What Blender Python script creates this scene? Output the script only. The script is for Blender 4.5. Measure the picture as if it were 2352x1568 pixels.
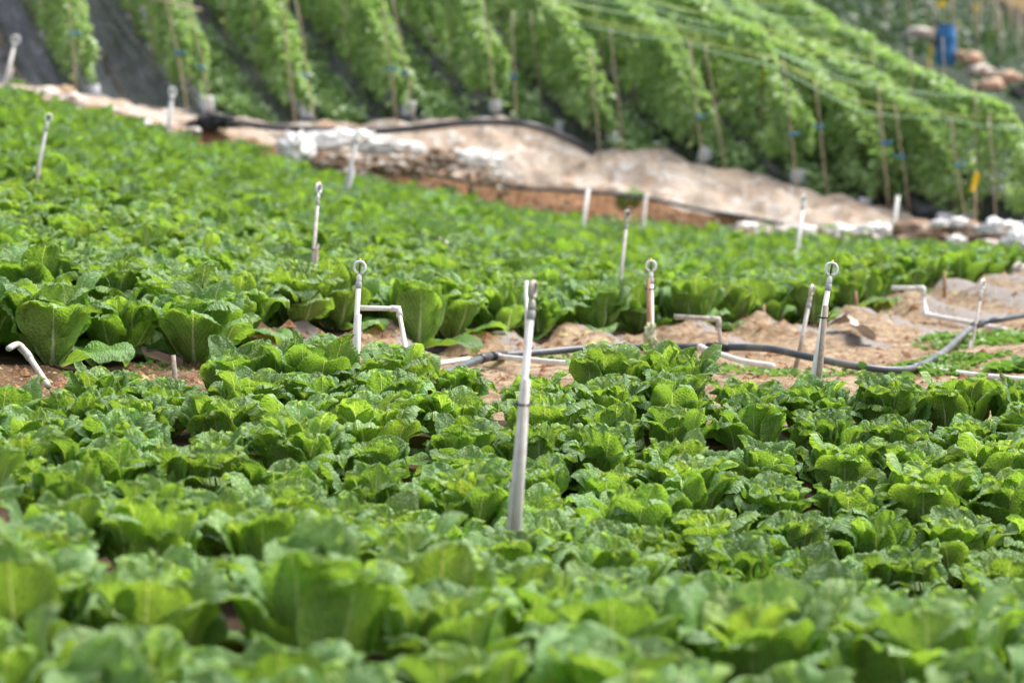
import bpy, math, random
import numpy as np
from mathutils import Vector
from mathutils.bvhtree import BVHTree
from mathutils import noise as mn

for o in list(bpy.data.objects):
    bpy.data.objects.remove(o)
SC = bpy.context.scene
COL = SC.collection
R = math.radians
rng = random.Random(7)
nr = np.random.default_rng(11)

# ------------------------------------------------------------------ camera, sky, sun, exposure
CAMZ, PITCH, FPX = 1.75, R(7.0), 5553.0          # photo measured on a 2352 x 1568 grid
cd = bpy.data.cameras.new("camera")
cam = bpy.data.objects.new("camera", cd)
COL.objects.link(cam)
cam.location = (0, 0, CAMZ)
cam.rotation_euler = (R(90) - PITCH, 0, 0)
cd.sensor_width = 36
cd.lens = 85
cd.clip_start = 0.1
cd.clip_end = 1200
cd.dof.use_dof = True
cd.dof.focus_distance = 10.0
cd.dof.aperture_fstop = 2.0
SC.camera = cam

SUN_EL, SUN_AZ = R(58), R(62)                    # azimuth clockwise from +Y
w = bpy.data.worlds.new("World")
SC.world = w
w.use_nodes = True
wn = w.node_tree.nodes
wn.clear()
sky = wn.new("ShaderNodeTexSky")
sky.sky_type = 'NISHITA'
sky.sun_disc = False
sky.sun_elevation = SUN_EL
sky.sun_rotation = SUN_AZ
sky.air_density = 1.0
sky.dust_density = 4.0
sky.ozone_density = 1.0
hs = wn.new("ShaderNodeHueSaturation")
hs.inputs['Saturation'].default_value = 0.35     # bright thin cloud: whiter than a clear sky
bg = wn.new("ShaderNodeBackground")
bg.inputs['Strength'].default_value = 0.15
wo = wn.new("ShaderNodeOutputWorld")
w.node_tree.links.new(sky.outputs[0], hs.inputs['Color'])
w.node_tree.links.new(hs.outputs[0], bg.inputs['Color'])
w.node_tree.links.new(bg.outputs[0], wo.inputs['Surface'])
sl = bpy.data.lights.new("sun", 'SUN')
sl.energy = 2.6
sl.angle = R(30)
sl.color = (1.0, 0.965, 0.90)
sun = bpy.data.objects.new("sun", sl)
COL.objects.link(sun)
sd = Vector((math.sin(SUN_AZ) * math.cos(SUN_EL), math.cos(SUN_AZ) * math.cos(SUN_EL), math.sin(SUN_EL)))
sun.rotation_euler = (-sd).to_track_quat('-Z', 'Y').to_euler()
sun.location = (0, 0, 20)
SC.view_settings.view_transform = 'Standard'
SC.view_settings.look = 'None'
SC.view_settings.exposure = 0.97
SC.view_settings.gamma = 1.0
SC.cycles.max_bounces = 8
SC.cycles.diffuse_bounces = 3
SC.cycles.transmission_bounces = 4

# ------------------------------------------------------------------ geometry helpers
cp, sp = math.cos(PITCH), math.sin(PITCH)


def P(u, v, d):
    """point seen at (u, v) on the 2352 grid, at depth d metres"""
    a = (u - 1176) / FPX
    b = (784 - v) / FPX
    return Vector((d * a, d * (cp + sp * b), CAMZ + d * (-sp + cp * b)))


def proj(p):
    x, y, z = p[0], p[1], p[2] - CAMZ
    d = y * cp - z * sp
    up = y * sp + z * cp
    return 1176 + FPX * x / d, 784 - FPX * up / d, d


def mesh_np(name, verts, faces, mats, n=4, uv=None, attrs=None, smooth=True, matidx=None):
    me = bpy.data.meshes.new(name)
    V = np.asarray(verts, dtype=np.float32).reshape(-1, 3)
    F = np.asarray(faces, dtype=np.int32).reshape(-1, n)
    me.vertices.add(len(V))
    me.vertices.foreach_set("co", V.ravel())
    me.loops.add(F.size)
    me.loops.foreach_set("vertex_index", F.ravel())
    me.polygons.add(len(F))
    me.polygons.foreach_set("loop_start", np.arange(0, F.size, n, dtype=np.int32))
    me.polygons.foreach_set("loop_total", np.full(len(F), n, dtype=np.int32))
    me.polygons.foreach_set("use_smooth", np.full(len(F), smooth, dtype=bool))
    if matidx is not None:
        me.polygons.foreach_set("material_index", np.asarray(matidx, dtype=np.int32))
    if uv:
        for nm, arr in uv.items():
            l = me.uv_layers.new(name=nm)
            l.data.foreach_set("uv", np.asarray(arr, dtype=np.float32)[F.ravel()].ravel())
    if attrs:
        for nm, arr in attrs.items():
            a = me.attributes.new(nm, 'FLOAT', 'POINT')
            a.data.foreach_set("value", np.asarray(arr, dtype=np.float32))
    for m in (mats if isinstance(mats, (list, tuple)) else [mats]):
        me.materials.append(m)
    me.update(calc_edges=True)
    return me


class MB:
    """collects shapes, then links them as one mesh object"""
    def __init__(s):
        s.v = []
        s.f = []
        s.m = []

    def add(s, verts, faces, mi=0):
        b = len(s.v)
        s.v += [tuple(x) for x in verts]
        s.f += [tuple(i + b for i in f) for f in faces]
        s.m += [mi] * len(faces)

    def tube(s, pts, rad, n=10, mi=0, caps=True, squash=1.0):
        pts = [Vector(p) for p in pts]
        rs = rad if isinstance(rad, (list, tuple)) else [rad] * len(pts)
        rings = []
        ref = None
        for i, p in enumerate(pts):
            t = (pts[min(i + 1, len(pts) - 1)] - pts[max(i - 1, 0)]).normalized()
            if ref is None:
                ref = Vector((0, 0, 1)) if abs(t.z) < .9 else Vector((1, 0, 0))
            a = (ref - t * ref.dot(t))
            if a.length < 1e-5:
                a = t.orthogonal()
            a.normalize()
            ref = a
            b = t.cross(a)
            rings.append([p + (a * math.cos(2 * math.pi * k / n) + b * math.sin(2 * math.pi * k / n) * squash) * rs[i] for k in range(n)])
        vs = [x for r_ in rings for x in r_]
        fs = []
        for i in range(len(pts) - 1):
            for k in range(n):
                k2 = (k + 1) % n
                fs.append((i * n + k, i * n + k2, (i + 1) * n + k2, (i + 1) * n + k))
        if caps:
            fs.append(tuple(range(n))[::-1])
            fs.append(tuple((len(pts) - 1) * n + k for k in range(n)))
        s.add(vs, fs, mi)
        return s

    def box(s, c, sx, sy, sz, mi=0, rz=0, bev=0.0, jit=0):
        c = Vector(c)
        x, y, z = sx / 2, sy / 2, sz / 2
        vs = []
        cr, sr = math.cos(rz), math.sin(rz)
        for dz in (-z, z):
            for dx, dy in ((-x, -y), (x, -y), (x, y), (-x, y)):
                q = Vector((dx * cr - dy * sr, dx * sr + dy * cr, dz))
                if jit:
                    q += Vector([rng.uniform(-jit, jit) for _ in range(3)])
                vs.append(c + q)
        s.add(vs, [(3, 2, 1, 0), (4, 5, 6, 7), (0, 1, 5, 4), (1, 2, 6, 5), (2, 3, 7, 6), (3, 0, 4, 7)], mi)
        return s

    def build(s, name, mats, parent=None, smooth=True):
        me = bpy.data.meshes.new(name)
        off = Vector(parent.location) if parent else Vector((0, 0, 0))
        me.from_pydata([Vector(v) - off for v in s.v], [], s.f)
        for m in (mats if isinstance(mats, (list, tuple)) else [mats]):
            me.materials.append(m)
        me.polygons.foreach_set("material_index", s.m)
        me.polygons.foreach_set("use_smooth", [smooth] * len(s.f))
        me.update()
        o = bpy.data.objects.new(name, me)
        COL.objects.link(o)
        if parent:
            o.parent = parent
        return o


def thing(name, label, cat, loc, group=None):
    o = bpy.data.objects.new(name, None)
    COL.objects.link(o)
    o.empty_display_size = .05
    o.location = loc
    o["label"] = label
    o["category"] = cat
    if group:
        o["group"] = group
    return o


def tag(o, label, cat, group=None, kind=None):
    o["label"] = label
    o["category"] = cat
    if group:
        o["group"] = group
    if kind:
        o["kind"] = kind
    return o


def link(me, name, parent=None, loc=None):
    o = bpy.data.objects.new(name, me)
    COL.objects.link(o)
    if parent:
        o.parent = parent
    if loc is not None:
        o.location = loc
    return o


# ------------------------------------------------------------------ materials
class NT:
    def __init__(s, name):
        s.m = bpy.data.materials.new(name)
        s.m.use_nodes = True
        s.t = s.m.node_tree
        s.t.nodes.clear()
        s.out = s.n("ShaderNodeOutputMaterial")

    def n(s, typ, **kw):
        x = s.t.nodes.new(typ)
        for k, v in kw.items():
            if k.startswith("_"):
                setattr(x, k[1:], v)
            else:
                x.inputs[k.replace("9", " ")].default_value = v
        return x

    def l(s, a, b):
        s.t.links.new(a, b)

    def math(s, op, a, b=None, c=None, clamp=False):
        x = s.t.nodes.new("ShaderNodeMath")
        x.operation = op
        x.use_clamp = clamp
        for i, q in enumerate((a, b, c)):
            if q is None:
                continue
            if isinstance(q, (int, float)):
                x.inputs[i].default_value = q
            else:
                s.l(q, x.inputs[i])
        return x.outputs[0]

    def mix(s, f, a, b, typ='MIX'):
        x = s.t.nodes.new("ShaderNodeMix")
        x.data_type = 'RGBA'
        x.blend_type = typ
        for sock, q in ((x.inputs[0], f), (x.inputs[6], a), (x.inputs[7], b)):
            if isinstance(q, (int, float)):
                sock.default_value = q
            elif isinstance(q, (tuple, list)):
                sock.default_value = (q[0], q[1], q[2], 1)
            else:
                s.l(q, sock)
        return x.outputs[2]

    def ramp(s, f, pts):
        x = s.t.nodes.new("ShaderNodeValToRGB")
        e = x.color_ramp.elements
        while len(e) < len(pts):
            e.new(.5)
        for i, (p, c) in enumerate(pts):
            e[i].position = p
            e[i].color = (c, c, c, 1) if isinstance(c, (int, float)) else (c[0], c[1], c[2], 1)
        s.l(f, x.inputs[0])
        return x.outputs[0]

    def noise(s, vec, scale, detail=4, rough=.55, dist=0):
        x = s.n("ShaderNodeTexNoise", Scale=scale, Detail=detail, Roughness=rough, Distortion=dist)
        if vec is not None:
            s.l(vec, x.inputs['Vector'])
        return x.outputs['Fac']


def obj_coord(t):
    return t.n("ShaderNodeTexCoord").outputs['Object']


def world_pos(t):
    return t.n("ShaderNodeNewGeometry").outputs['Position']


def simple(name, col, rough=.5, var=.25, scale=30, bump=.0, spec=.5, dirt=None, dirtamt=.5, metal=0):
    t = NT(name)
    co = obj_coord(t)
    f = t.noise(co, scale, 5)
    f2 = t.ramp(f, [(.3, 1 - var), (.7, 1 + 0.0)])
    c = t.mix(1, col, f2, 'MULTIPLY')
    if dirt:
        g = t.ramp(t.noise(co, scale * .35, 5, .65), [(.45, 0), (.68, dirtamt)])
        c = t.mix(g, c, dirt)
    b = t.n("ShaderNodeBsdfPrincipled", Roughness=rough, Metallic=metal)
    b.inputs['Specular IOR Level'].default_value = spec
    t.l(c, b.inputs['Base Color'])
    if bump:
        bp = t.n("ShaderNodeBump", Strength=bump, Distance=.01)
        t.l(f, bp.inputs['Height'])
        t.l(bp.outputs[0], b.inputs['Normal'])
    t.l(b.outputs[0], t.out.inputs[0])
    return t.m


def cabbage_material(name, ad, ad_lo, ab, vein, inner_mix=.0):
    t = NT(name)
    uvm = t.n("ShaderNodeUVMap", _uv_map="metric").outputs[0]
    uvl = t.n("ShaderNodeUVMap", _uv_map="leaf").outputs[0]
    sx = t.n("ShaderNodeSeparateXYZ")
    t.l(uvm, sx.inputs[0])
    sl_ = t.n("ShaderNodeSeparateXYZ")
    t.l(uvl, sl_.inputs[0])
    rnd = t.n("ShaderNodeAttribute", _attribute_name="leaf_tint").outputs['Fac']
    hrt = t.n("ShaderNodeAttribute", _attribute_name="heart").outputs['Fac']
    orn = t.n("ShaderNodeObjectInfo").outputs['Random']
    back = t.n("ShaderNodeNewGeometry").outputs['Backfacing']
    x = t.math('ABSOLUTE', sx.outputs[0])
    y = sx.outputs[1]
    s_ = sl_.outputs[1]
    nz = t.noise(uvm, 22, 3)
    # midrib: wide and pale at the foot, thin at the tip
    wid = t.math('MULTIPLY_ADD', t.math('POWER', t.math('SUBTRACT', 1.0, s_), 1.5), .012, .0016)
    mid = t.ramp(t.math('DIVIDE', x, wid), [(.55, 1), (1.0, 0)])
    # side veins
    q = t.math('ADD', t.math('SUBTRACT', y, t.math('MULTIPLY', t.math('POWER', x, .85), 1.35)), t.math('MULTIPLY', nz, .045))
    q = t.math('FRACT', t.math('DIVIDE', q, .037))
    tri = t.math('ABSOLUTE', t.math('SUBTRACT', q, .5))
    side = t.ramp(tri, [(.02, 1), (.09, 0)])
    side = t.math('MULTIPLY', side, t.ramp(x, [(.0, 1), (.12, .45)]))
    # net of small veins with puffed cells between
    def cells(scale, rnd_=1.0):
        v = t.n("ShaderNodeTexVoronoi", _feature='DISTANCE_TO_EDGE', Scale=scale, Randomness=rnd_)
        dn = t.n("ShaderNodeVectorMath", _operation='ADD')
        nn = t.n("ShaderNodeTexNoise", Scale=30, Detail=2)
        t.l(uvm, nn.inputs['Vector'])
        sc_ = t.n("ShaderNodeVectorMath", _operation='SCALE')
        sc_.inputs[3].default_value = .014
        t.l(nn.outputs['Color'], sc_.inputs[0])
        t.l(uvm, dn.inputs[0])
        t.l(sc_.outputs[0], dn.inputs[1])
        t.l(dn.outputs[0], v.inputs['Vector'])
        return v.outputs['Distance']
    c1 = cells(64)
    c2 = cells(150)
    net = t.math('MAXIMUM', t.ramp(c1, [(.0, 1), (.10, 0)]), t.math('MULTIPLY', t.ramp(c2, [(.0, 1), (.10, 0)]), .55))
    puff = t.math('ADD', t.math('MULTIPLY', t.ramp(c1, [(.0, 0), (.45, 1)]), .75), t.math('MULTIPLY', t.ramp(c2, [(.0, 0), (.4, 1)]), .25))
    veins = t.math('MAXIMUM', mid, side)
    # colours
    big = t.noise(uvm, 9, 4)
    bloom_highlight = t.ramp(t.math('MULTIPLY', t.ramp(s_, [(.45, 0), (1.0, 1)]), t.math('ADD', big, puff)), [(.25, 0), (1.1, 1)])
    adc = t.mix(t.ramp(s_, [(.25, 0), (.85, 1)]), ad_lo, ad)
    adc = t.mix(t.math('MULTIPLY', bloom_highlight, .75), adc, (.40, .54, .34))  # wax bloom, plus whitish rim highlights painted towards the leaf tip
    adc = t.mix(t.math('MULTIPLY', net, .30), adc, (.03, .10, .02))
    abc = t.mix(t.math('MULTIPLY', net, .28), t.mix(t.ramp(big, [(.35, 0), (.65, 1)]), ab, tuple(q_ * .72 for q_ in ab)), vein)
    c = t.mix(back, adc, abc)
    c = t.mix(t.math('MULTIPLY', veins, t.math('MULTIPLY_ADD', back, .30, .55)), c, vein)
    c = t.mix(mid, c, t.mix(s_, (.55, .62, .42), vein))
    c = t.mix(t.math('MULTIPLY', hrt, .45), c, (.36, .50, .13))
    # a few yellowed blotches
    yl = t.math('MULTIPLY', t.ramp(t.noise(uvm, 14, 3), [(.60, 0), (.70, 1)]), t.ramp(rnd, [(.78, 0), (.9, .7)]))
    c = t.mix(yl, c, (.42, .36, .07))
    lt = t.ramp(rnd, [(0, .66), (1, 1.22)])
    c = t.mix(1, c, lt, 'MULTIPLY')
    c = t.mix(1, c, t.ramp(orn, [(0, (.86, .90, .80)), (.5, (1, 1, 1)), (1, (1.15, 1.06, .95))]), 'MULTIPLY')
    b = t.n("ShaderNodeBsdfPrincipled", Roughness=.48)
    b.inputs['Specular IOR Level'].default_value = .34
    t.l(c, b.inputs['Base Color'])
    h = t.math('ADD', puff, t.math('MULTIPLY', nz, .6))
    h = t.math('SUBTRACT', h, t.math('MULTIPLY', veins, t.math('MULTIPLY_ADD', back, -1.6, .8)))
    bp = t.n("ShaderNodeBump", Strength=1.0, Distance=.0060)
    t.l(h, bp.inputs['Height'])
    t.l(bp.outputs[0], b.inputs['Normal'])
    tr = t.n("ShaderNodeBsdfTranslucent")
    tc = t.mix(1, c, (1.5, 1.55, .6), 'MULTIPLY')
    t.l(tc, tr.inputs['Color'])
    t.l(bp.outputs[0], tr.inputs['Normal'])
    ms = t.n("ShaderNodeMixShader", Fac=.40)
    t.l(b.outputs[0], ms.inputs[1])
    t.l(tr.outputs[0], ms.inputs[2])
    t.l(ms.outputs[0], t.out.inputs[0])
    return t.m


M_CAB = cabbage_material("cabbage_leaf", (.160, .345, .078), (.18, .39, .044), (.215, .395, .054), (.58, .66, .36))


def foliage_material(name, base, light, trans=.35, rough=.45):
    t = NT(name)
    a = t.n("ShaderNodeAttribute", _attribute_name="leaf_tint").outputs['Fac']
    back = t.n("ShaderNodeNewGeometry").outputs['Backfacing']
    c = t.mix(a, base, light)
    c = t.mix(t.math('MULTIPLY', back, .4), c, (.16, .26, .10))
    b = t.n("ShaderNodeBsdfPrincipled", Roughness=rough)
    b.inputs['Specular IOR Level'].default_value = .5
    t.l(c, b.inputs['Base Color'])
    tr = t.n("ShaderNodeBsdfTranslucent")
    t.l(t.mix(1, c, (1.5, 1.6, .8), 'MULTIPLY'), tr.inputs['Color'])
    ms = t.n("ShaderNodeMixShader", Fac=trans)
    t.l(b.outputs[0], ms.inputs[1])
    t.l(tr.outputs[0], ms.inputs[2])
    t.l(ms.outputs[0], t.out.inputs[0])
    return t.m


M_BEAN = foliage_material("bean_leaf", (.17, .29, .10), (.50, .61, .36), .48, .36)
M_BEANLOW = foliage_material("low_plant_leaf", (.16, .29, .11), (.42, .54, .30), .3)
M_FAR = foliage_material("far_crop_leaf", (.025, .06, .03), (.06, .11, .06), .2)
M_WEED = foliage_material("weed_leaf", (.08, .19, .03), (.20, .34, .06), .35)


def ground_material(name, dark, mid, light, attr=None, attrcol=None):
    t = NT(name)
    co = world_pos(t)
    a = t.noise(co, 1.3, 6, .6)
    b_ = t.noise(co, 14, 6, .65)
    g = t.noise(co, 90, 3, .6)
    c = t.mix(t.ramp(a, [(.35, 0), (.65, 1)]), mid, light)
    c = t.mix(t.ramp(b_, [(.42, .85), (.62, 0)]), c, dark)
    c = t.mix(t.ramp(g, [(.40, .5), (.6, 0)]), c, dark)
    r_ = .9
    bs = t.n("ShaderNodeBsdfPrincipled", Roughness=r_)
    bs.inputs['Specular IOR Level'].default_value = .25
    if attr:
        f = t.n("ShaderNodeAttribute", _attribute_name=attr).outputs['Fac']
        f = t.math('MULTIPLY', t.ramp(t.math('ADD', f, t.math('MULTIPLY', t.math('SUBTRACT', b_, .5), .9)), [(.42, 0), (.58, 1)]), .9)
        c = t.mix(f, c, t.mix(a, attrcol, tuple(x * .7 for x in attrcol)))
        sep = t.n("ShaderNodeSeparateXYZ")
        t.l(co, sep.inputs[0])
        damp = t.ramp(t.math('ADD', t.math('MULTIPLY', sep.outputs[0], -.45), t.math('MULTIPLY', a, .5)), [(.55, 0), (.85, .85)])
        c = t.mix(damp, c, t.mix(1, c, (.42, .36, .32), 'MULTIPLY'))
    t.l(c, bs.inputs['Base Color'])
    bp = t.n("ShaderNodeBump", Strength=1.0, Distance=.05)
    t.l(t.math('ADD', b_, t.math('MULTIPLY', g, .3)), bp.inputs['Height'])
    t.l(bp.outputs[0], bs.inputs['Normal'])
    t.l(bs.outputs[0], t.out.inputs[0])
    return t.m


M_SOIL = ground_material("field_soil", (.035, .02, .012), (.075, .042, .024), (.12, .07, .04))
M_PATH = ground_material("path_soil", (.20, .125, .07), (.46, .33, .20), (.64, .51, .36), "plastic", (.36, .33, .315))
M_BANK = ground_material("bank_soil", (.20, .09, .04), (.50, .27, .14), (.58, .37, .22))
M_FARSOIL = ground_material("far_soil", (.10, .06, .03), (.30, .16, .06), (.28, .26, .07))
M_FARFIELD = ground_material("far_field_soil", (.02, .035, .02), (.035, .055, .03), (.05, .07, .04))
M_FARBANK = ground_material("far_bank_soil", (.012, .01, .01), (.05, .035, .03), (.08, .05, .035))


def mulch_material():
    t = NT("black_mulch_film")
    co = world_pos(t)
    m0 = t.n("ShaderNodeMapping")
    m0.inputs['Rotation'].default_value = (0, 0, R(-20))
    t.l(co, m0.inputs['Vector'])
    mp = t.n("ShaderNodeMapping")
    mp.inputs['Scale'].default_value = (5.5, .55, .55)
    t.l(m0.outputs[0], mp.inputs['Vector'])
    n1 = t.noise(mp.outputs[0], 1.6, 6, .6, .6)
    n2 = t.noise(co, 3.0, 5, .6)
    n3 = t.noise(co, 22, 4, .6)
    c = t.mix(t.ramp(n2, [(.35, 0), (.75, 1)]), (.012, .015, .022), (.050, .052, .066))
    c = t.mix(t.ramp(n1, [(.56, 0), (.66, .7)]), c, (.20, .20, .23))  # pale streaks along the rows: the film's sheen painted into its colour
    c = t.mix(t.ramp(n1, [(.34, .8), (.44, 0)]), c, (.008, .010, .014))
    c = t.mix(t.ramp(n3, [(.66, 0), (.74, .5)]), c, (.16, .12, .10))
    b = t.n("ShaderNodeBsdfPrincipled", Roughness=.42)
    t.l(t.ramp(t.math('ADD', t.math('MULTIPLY', n1, .7), t.math('MULTIPLY', n2, .3)), [(.38, .14), (.62, .62)]), b.inputs['Roughness'])
    b.inputs['Specular IOR Level'].default_value = .55
    t.l(c, b.inputs['Base Color'])
    bp = t.n("ShaderNodeBump", Strength=.9, Distance=.05)
    t.l(t.math('ADD', n1, t.math('MULTIPLY', n3, .12)), bp.inputs['Height'])
    t.l(bp.outputs[0], b.inputs['Normal'])
    t.l(b.outputs[0], t.out.inputs[0])
    return t.m


M_MULCH = mulch_material()


def cloth_material():
    t = NT("earth_stained_cloth")
    co = world_pos(t)
    a = t.noise(co, 1.1, 6, .62, .4)
    b_ = t.noise(co, 4.5, 6, .6, .8)
    g = t.noise(co, 45, 3)
    c = t.mix(t.ramp(a, [(.36, 0), (.62, 1)]), (.40, .29, .21), (.50, .43, .365))
    c = t.mix(t.ramp(b_, [(.52, 0), (.66, .85)]), c, (.74, .72, .70))
    c = t.mix(t.ramp(t.noise(co, 2.2, 5, .6), [(.58, 0), (.72, .7)]), c, (.42, .22, .11))
    c = t.mix(t.ramp(g, [(.3, .35), (.6, 0)]), c, (.18, .13, .09))
    c = t.mix(t.ramp(t.noise(co, 8, 6, .7, 1.5), [(.54, 0), (.60, .45)]), c, (.24, .16, .10))
    b = t.n("ShaderNodeBsdfPrincipled", Roughness=.8)
    b.inputs['Specular IOR Level'].default_value = .3
    t.l(c, b.inputs['Base Color'])
    bp = t.n("ShaderNodeBump", Strength=1.0, Distance=.07)
    t.l(t.math('ADD', b_, t.math('MULTIPLY', g, .15)), bp.inputs['Height'])
    t.l(bp.outputs[0], b.inputs['Normal'])
    t.l(b.outputs[0], t.out.inputs[0])
    return t.m


M_CLOTH = cloth_material()
M_PVC = simple("white_pvc", (.80, .79, .76), .35, .10, 25, dirt=(.42, .36, .28), dirtamt=.55)
M_PVCG = simple("grey_pvc", (.40, .41, .42), .4, .15, 25, dirt=(.30, .25, .20))
M_PVCDIRTY = simple("weathered_pvc", (.55, .52, .48), .55, .2, 30, dirt=(.30, .22, .15), dirtamt=.8)
M_PVCA = simple("aged_pvc", (.64, .63, .62), .45, .15, 25, dirt=(.38, .33, .28), dirtamt=.6)
M_NOZ = simple("white_nozzle_plastic", (.82, .83, .82), .3, .05, 40)
M_YEL = simple("orange_yellow_cap", (.85, .50, .03), .4, .1, 40)
M_DARK = simple("dark_plastic", (.02, .02, .025), .4, .2, 40)
M_SPIN = simple("spinner_plastic", (.10, .11, .10), .4, .2, 60)
M_WOOD = simple("old_wood", (.40, .33, .26), .8, .4, 60, bump=.4, dirt=(.20, .14, .10))
M_PEG = simple("brown_peg_wood", (.42, .24, .14), .8, .3, 60, bump=.4)
M_BAMBOO = simple("dry_bamboo", (.50, .40, .27), .6, .35, 25, dirt=(.20, .14, .09), bump=.3)
M_HOSE = simple("grey_blue_polyethylene_pipe", (.050, .066, .082), .38, .2, 12, dirt=(.30, .27, .24), dirtamt=.5)
M_BHOSE = simple("black_hose_rubber", (.018, .02, .03), .35, .2, 12, dirt=(.15, .13, .12), dirtamt=.3)
M_WBAG = simple("white_bag_plastic", (.80, .80, .80), .45, .12, 8, bump=.3, dirt=(.48, .36, .26), dirtamt=.55)
M_WBAG2 = simple("grubby_bag_plastic", (.66, .60, .55), .6, .2, 8, bump=.4, dirt=(.40, .26, .17), dirtamt=.9)
M_SACK = simple("brown_sandbag", (.30, .19, .12), .9, .35, 10, bump=.6, dirt=(.45, .38, .34), dirtamt=.5)
M_SACK2 = simple("faded_sack_cloth", (.60, .46, .34), .85, .25, 8, bump=.5, dirt=(.50, .22, .12), dirtamt=.8)
M_STONE = simple("sandstone", (.42, .30, .19), .9, .3, 12, bump=.6)
M_BLUETIE = simple("blue_tie_string", (.02, .22, .50), .5, .2, 30)
M_STRING = simple("pale_green_twine", (.46, .68, .40), .6, .2, 10)
M_YSTRING = simple("yellow_green_twine", (.56, .66, .16), .6, .2, 10)
M_GROW = simple("white_grow_bag", (.66, .67, .72), .4, .15, 10, bump=.3, dirt=(.40, .38, .36))
M_DRUM = simple("blue_drum_plastic", (.03, .20, .48), .38, .12, 6, dirt=(.10, .20, .32), dirtamt=.4)
M_TRAP = simple("yellow_sticky_sheet", (.88, .60, .02), .45, .08, 20)
M_FILM = simple("grey_mulch_scrap", (.20, .20, .23), .4, .25, 12, bump=.3)
M_RAG = simple("greenish_rag", (.52, .55, .34), .85, .3, 30, bump=.5)
M_BLACKFILM = simple("black_crumpled_film", (.014, .015, .018), .3, .3, 9, bump=.4, dirt=(.10, .09, .10), dirtamt=.4)

# ------------------------------------------------------------------ the ground, lofted through surveyed lines
UL = [-700, 0, 200, 450, 700, 950, 1200, 1500, 1800, 2000, 2200, 2352, 3100]
LN = {}


def line(name, us, vs, ds, h=0.0):
    LN[name] = (np.array(us, float), np.array(vs, float), np.array(ds, float), h)


def lp(name, u):
    us, vs, ds, h = LN[name]
    p = P(u, float(np.interp(u, us, vs)), float(np.interp(u, us, ds)))
    return Vector((p.x, p.y, p.z - h))


line('A', UL, [1600] * 13, [5.2] * 13, .28)
line('B', UL, [930, 965, 1060, 1100, 1125, 1150, 1205, 1250, 1295, 1305, 1320, 1330, 1345],
     [7.4, 7.5, 7.5, 7.5, 7.5, 7.5, 7.5, 7.5, 7.6, 7.6, 7.6, 7.6, 7.7], .25)
line('C', UL, [1030, 1070, 1130, 1180, 1200, 1220, 1270, 1300, 1330, 1340, 1350, 1355, 1360],
     [7.9] * 13, .25)
line('D', UL, [925, 893, 872, 828, 800, 822, 838, 832, 853, 860, 872, 880, 895],
     [9.5, 9.6, 9.8, 10.1, 10.3, 10.4, 10.6, 10.7, 10.6, 10.6, 10.5, 10.4, 10.3], .25)
line('E', UL, [920, 905, 900, 890, 882, 880, 880, 882, 885, 888, 890, 890, 895],
     [10, 10, 10.3, 10.7, 11.1, 11.4, 11.6, 11.6, 11.4, 11.4, 11.3, 11.2, 11.2])
line('E2', UL, [880, 870, 868, 848, 825, 835, 812, 805, 822, 842, 785, 732, 690],
     [10.3, 10.4, 10.6, 11, 11.9, 12.3, 13.0, 13.3, 13.2, 13.0, 14.3, 15.3, 17])
line('F', UL, [862, 857, 858, 838, 772, 800, 788, 778, 765, 720, 668, 625, 560],
     [10.6, 10.7, 10.9, 11.3, 12.4, 13, 13.7, 14.5, 15.2, 16, 17.3, 18.3, 21])
UG = [-700, 0, 200, 400, 640, 800, 1000, 1200, 1400, 1700, 1900, 2100, 2320, 3100]
VG = [60, 212, 252, 308, 368, 408, 440, 480, 512, 532, 546, 562, 592, 680]
DG = [25.5, 26, 26.5, 27, 27.5, 28, 28, 28, 27.5, 27, 26, 25, 23.3, 21]
line('G', UG, VG, DG, .25)
line('H', UG, [v + 10 for v in VG], [d + .6 for d in DG])
line('H2', [-700, 0, 200, 450, 700, 950, 1200, 1400, 1500, 1800, 2000, 2200, 2352, 3100],
     [55, 204, 244, 300, 345, 385, 425, 452, 468, 516, 535, 555, 580, 660],
     [26.6, 27, 27.5, 28, 28.5, 28.8, 28.9, 28.6, 28.3, 27.2, 26.3, 25.3, 24.2, 22])
line('I', [-700, 0, 200, 450, 600, 850, 1000, 1150, 1250, 1330, 1500, 1650, 1800, 2000, 2100, 2352, 3100],
     [60, 192, 232, 262, 284, 296, 284, 280, 304, 334, 362, 392, 430, 490, 517, 556, 650],
     [28, 28.5, 29, 29.5, 29.8, 30, 30, 30, 30, 29.8, 29.4, 29, 28.6, 28, 27.7, 26.5, 24])

RV = Vector((-.37, 1.0, .355))                       # direction in which the bean rows climb
UMAXHILL = 2500


def rowv(u):
    k = min(1, max(0, (u - UMAXHILL) / 250))
    return Vector((RV.x, RV.y, RV.z * (1 - k) - .05 * k))


def hill(u, t):
    return lp('I', u) + rowv(u) * t


cols = np.arange(-640, 3060, 20)
ROWS_K = [-60, 195, 455, 690, 925, 1150, 1385, 1620, 1850, 2050, 2235, 2440]


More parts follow.
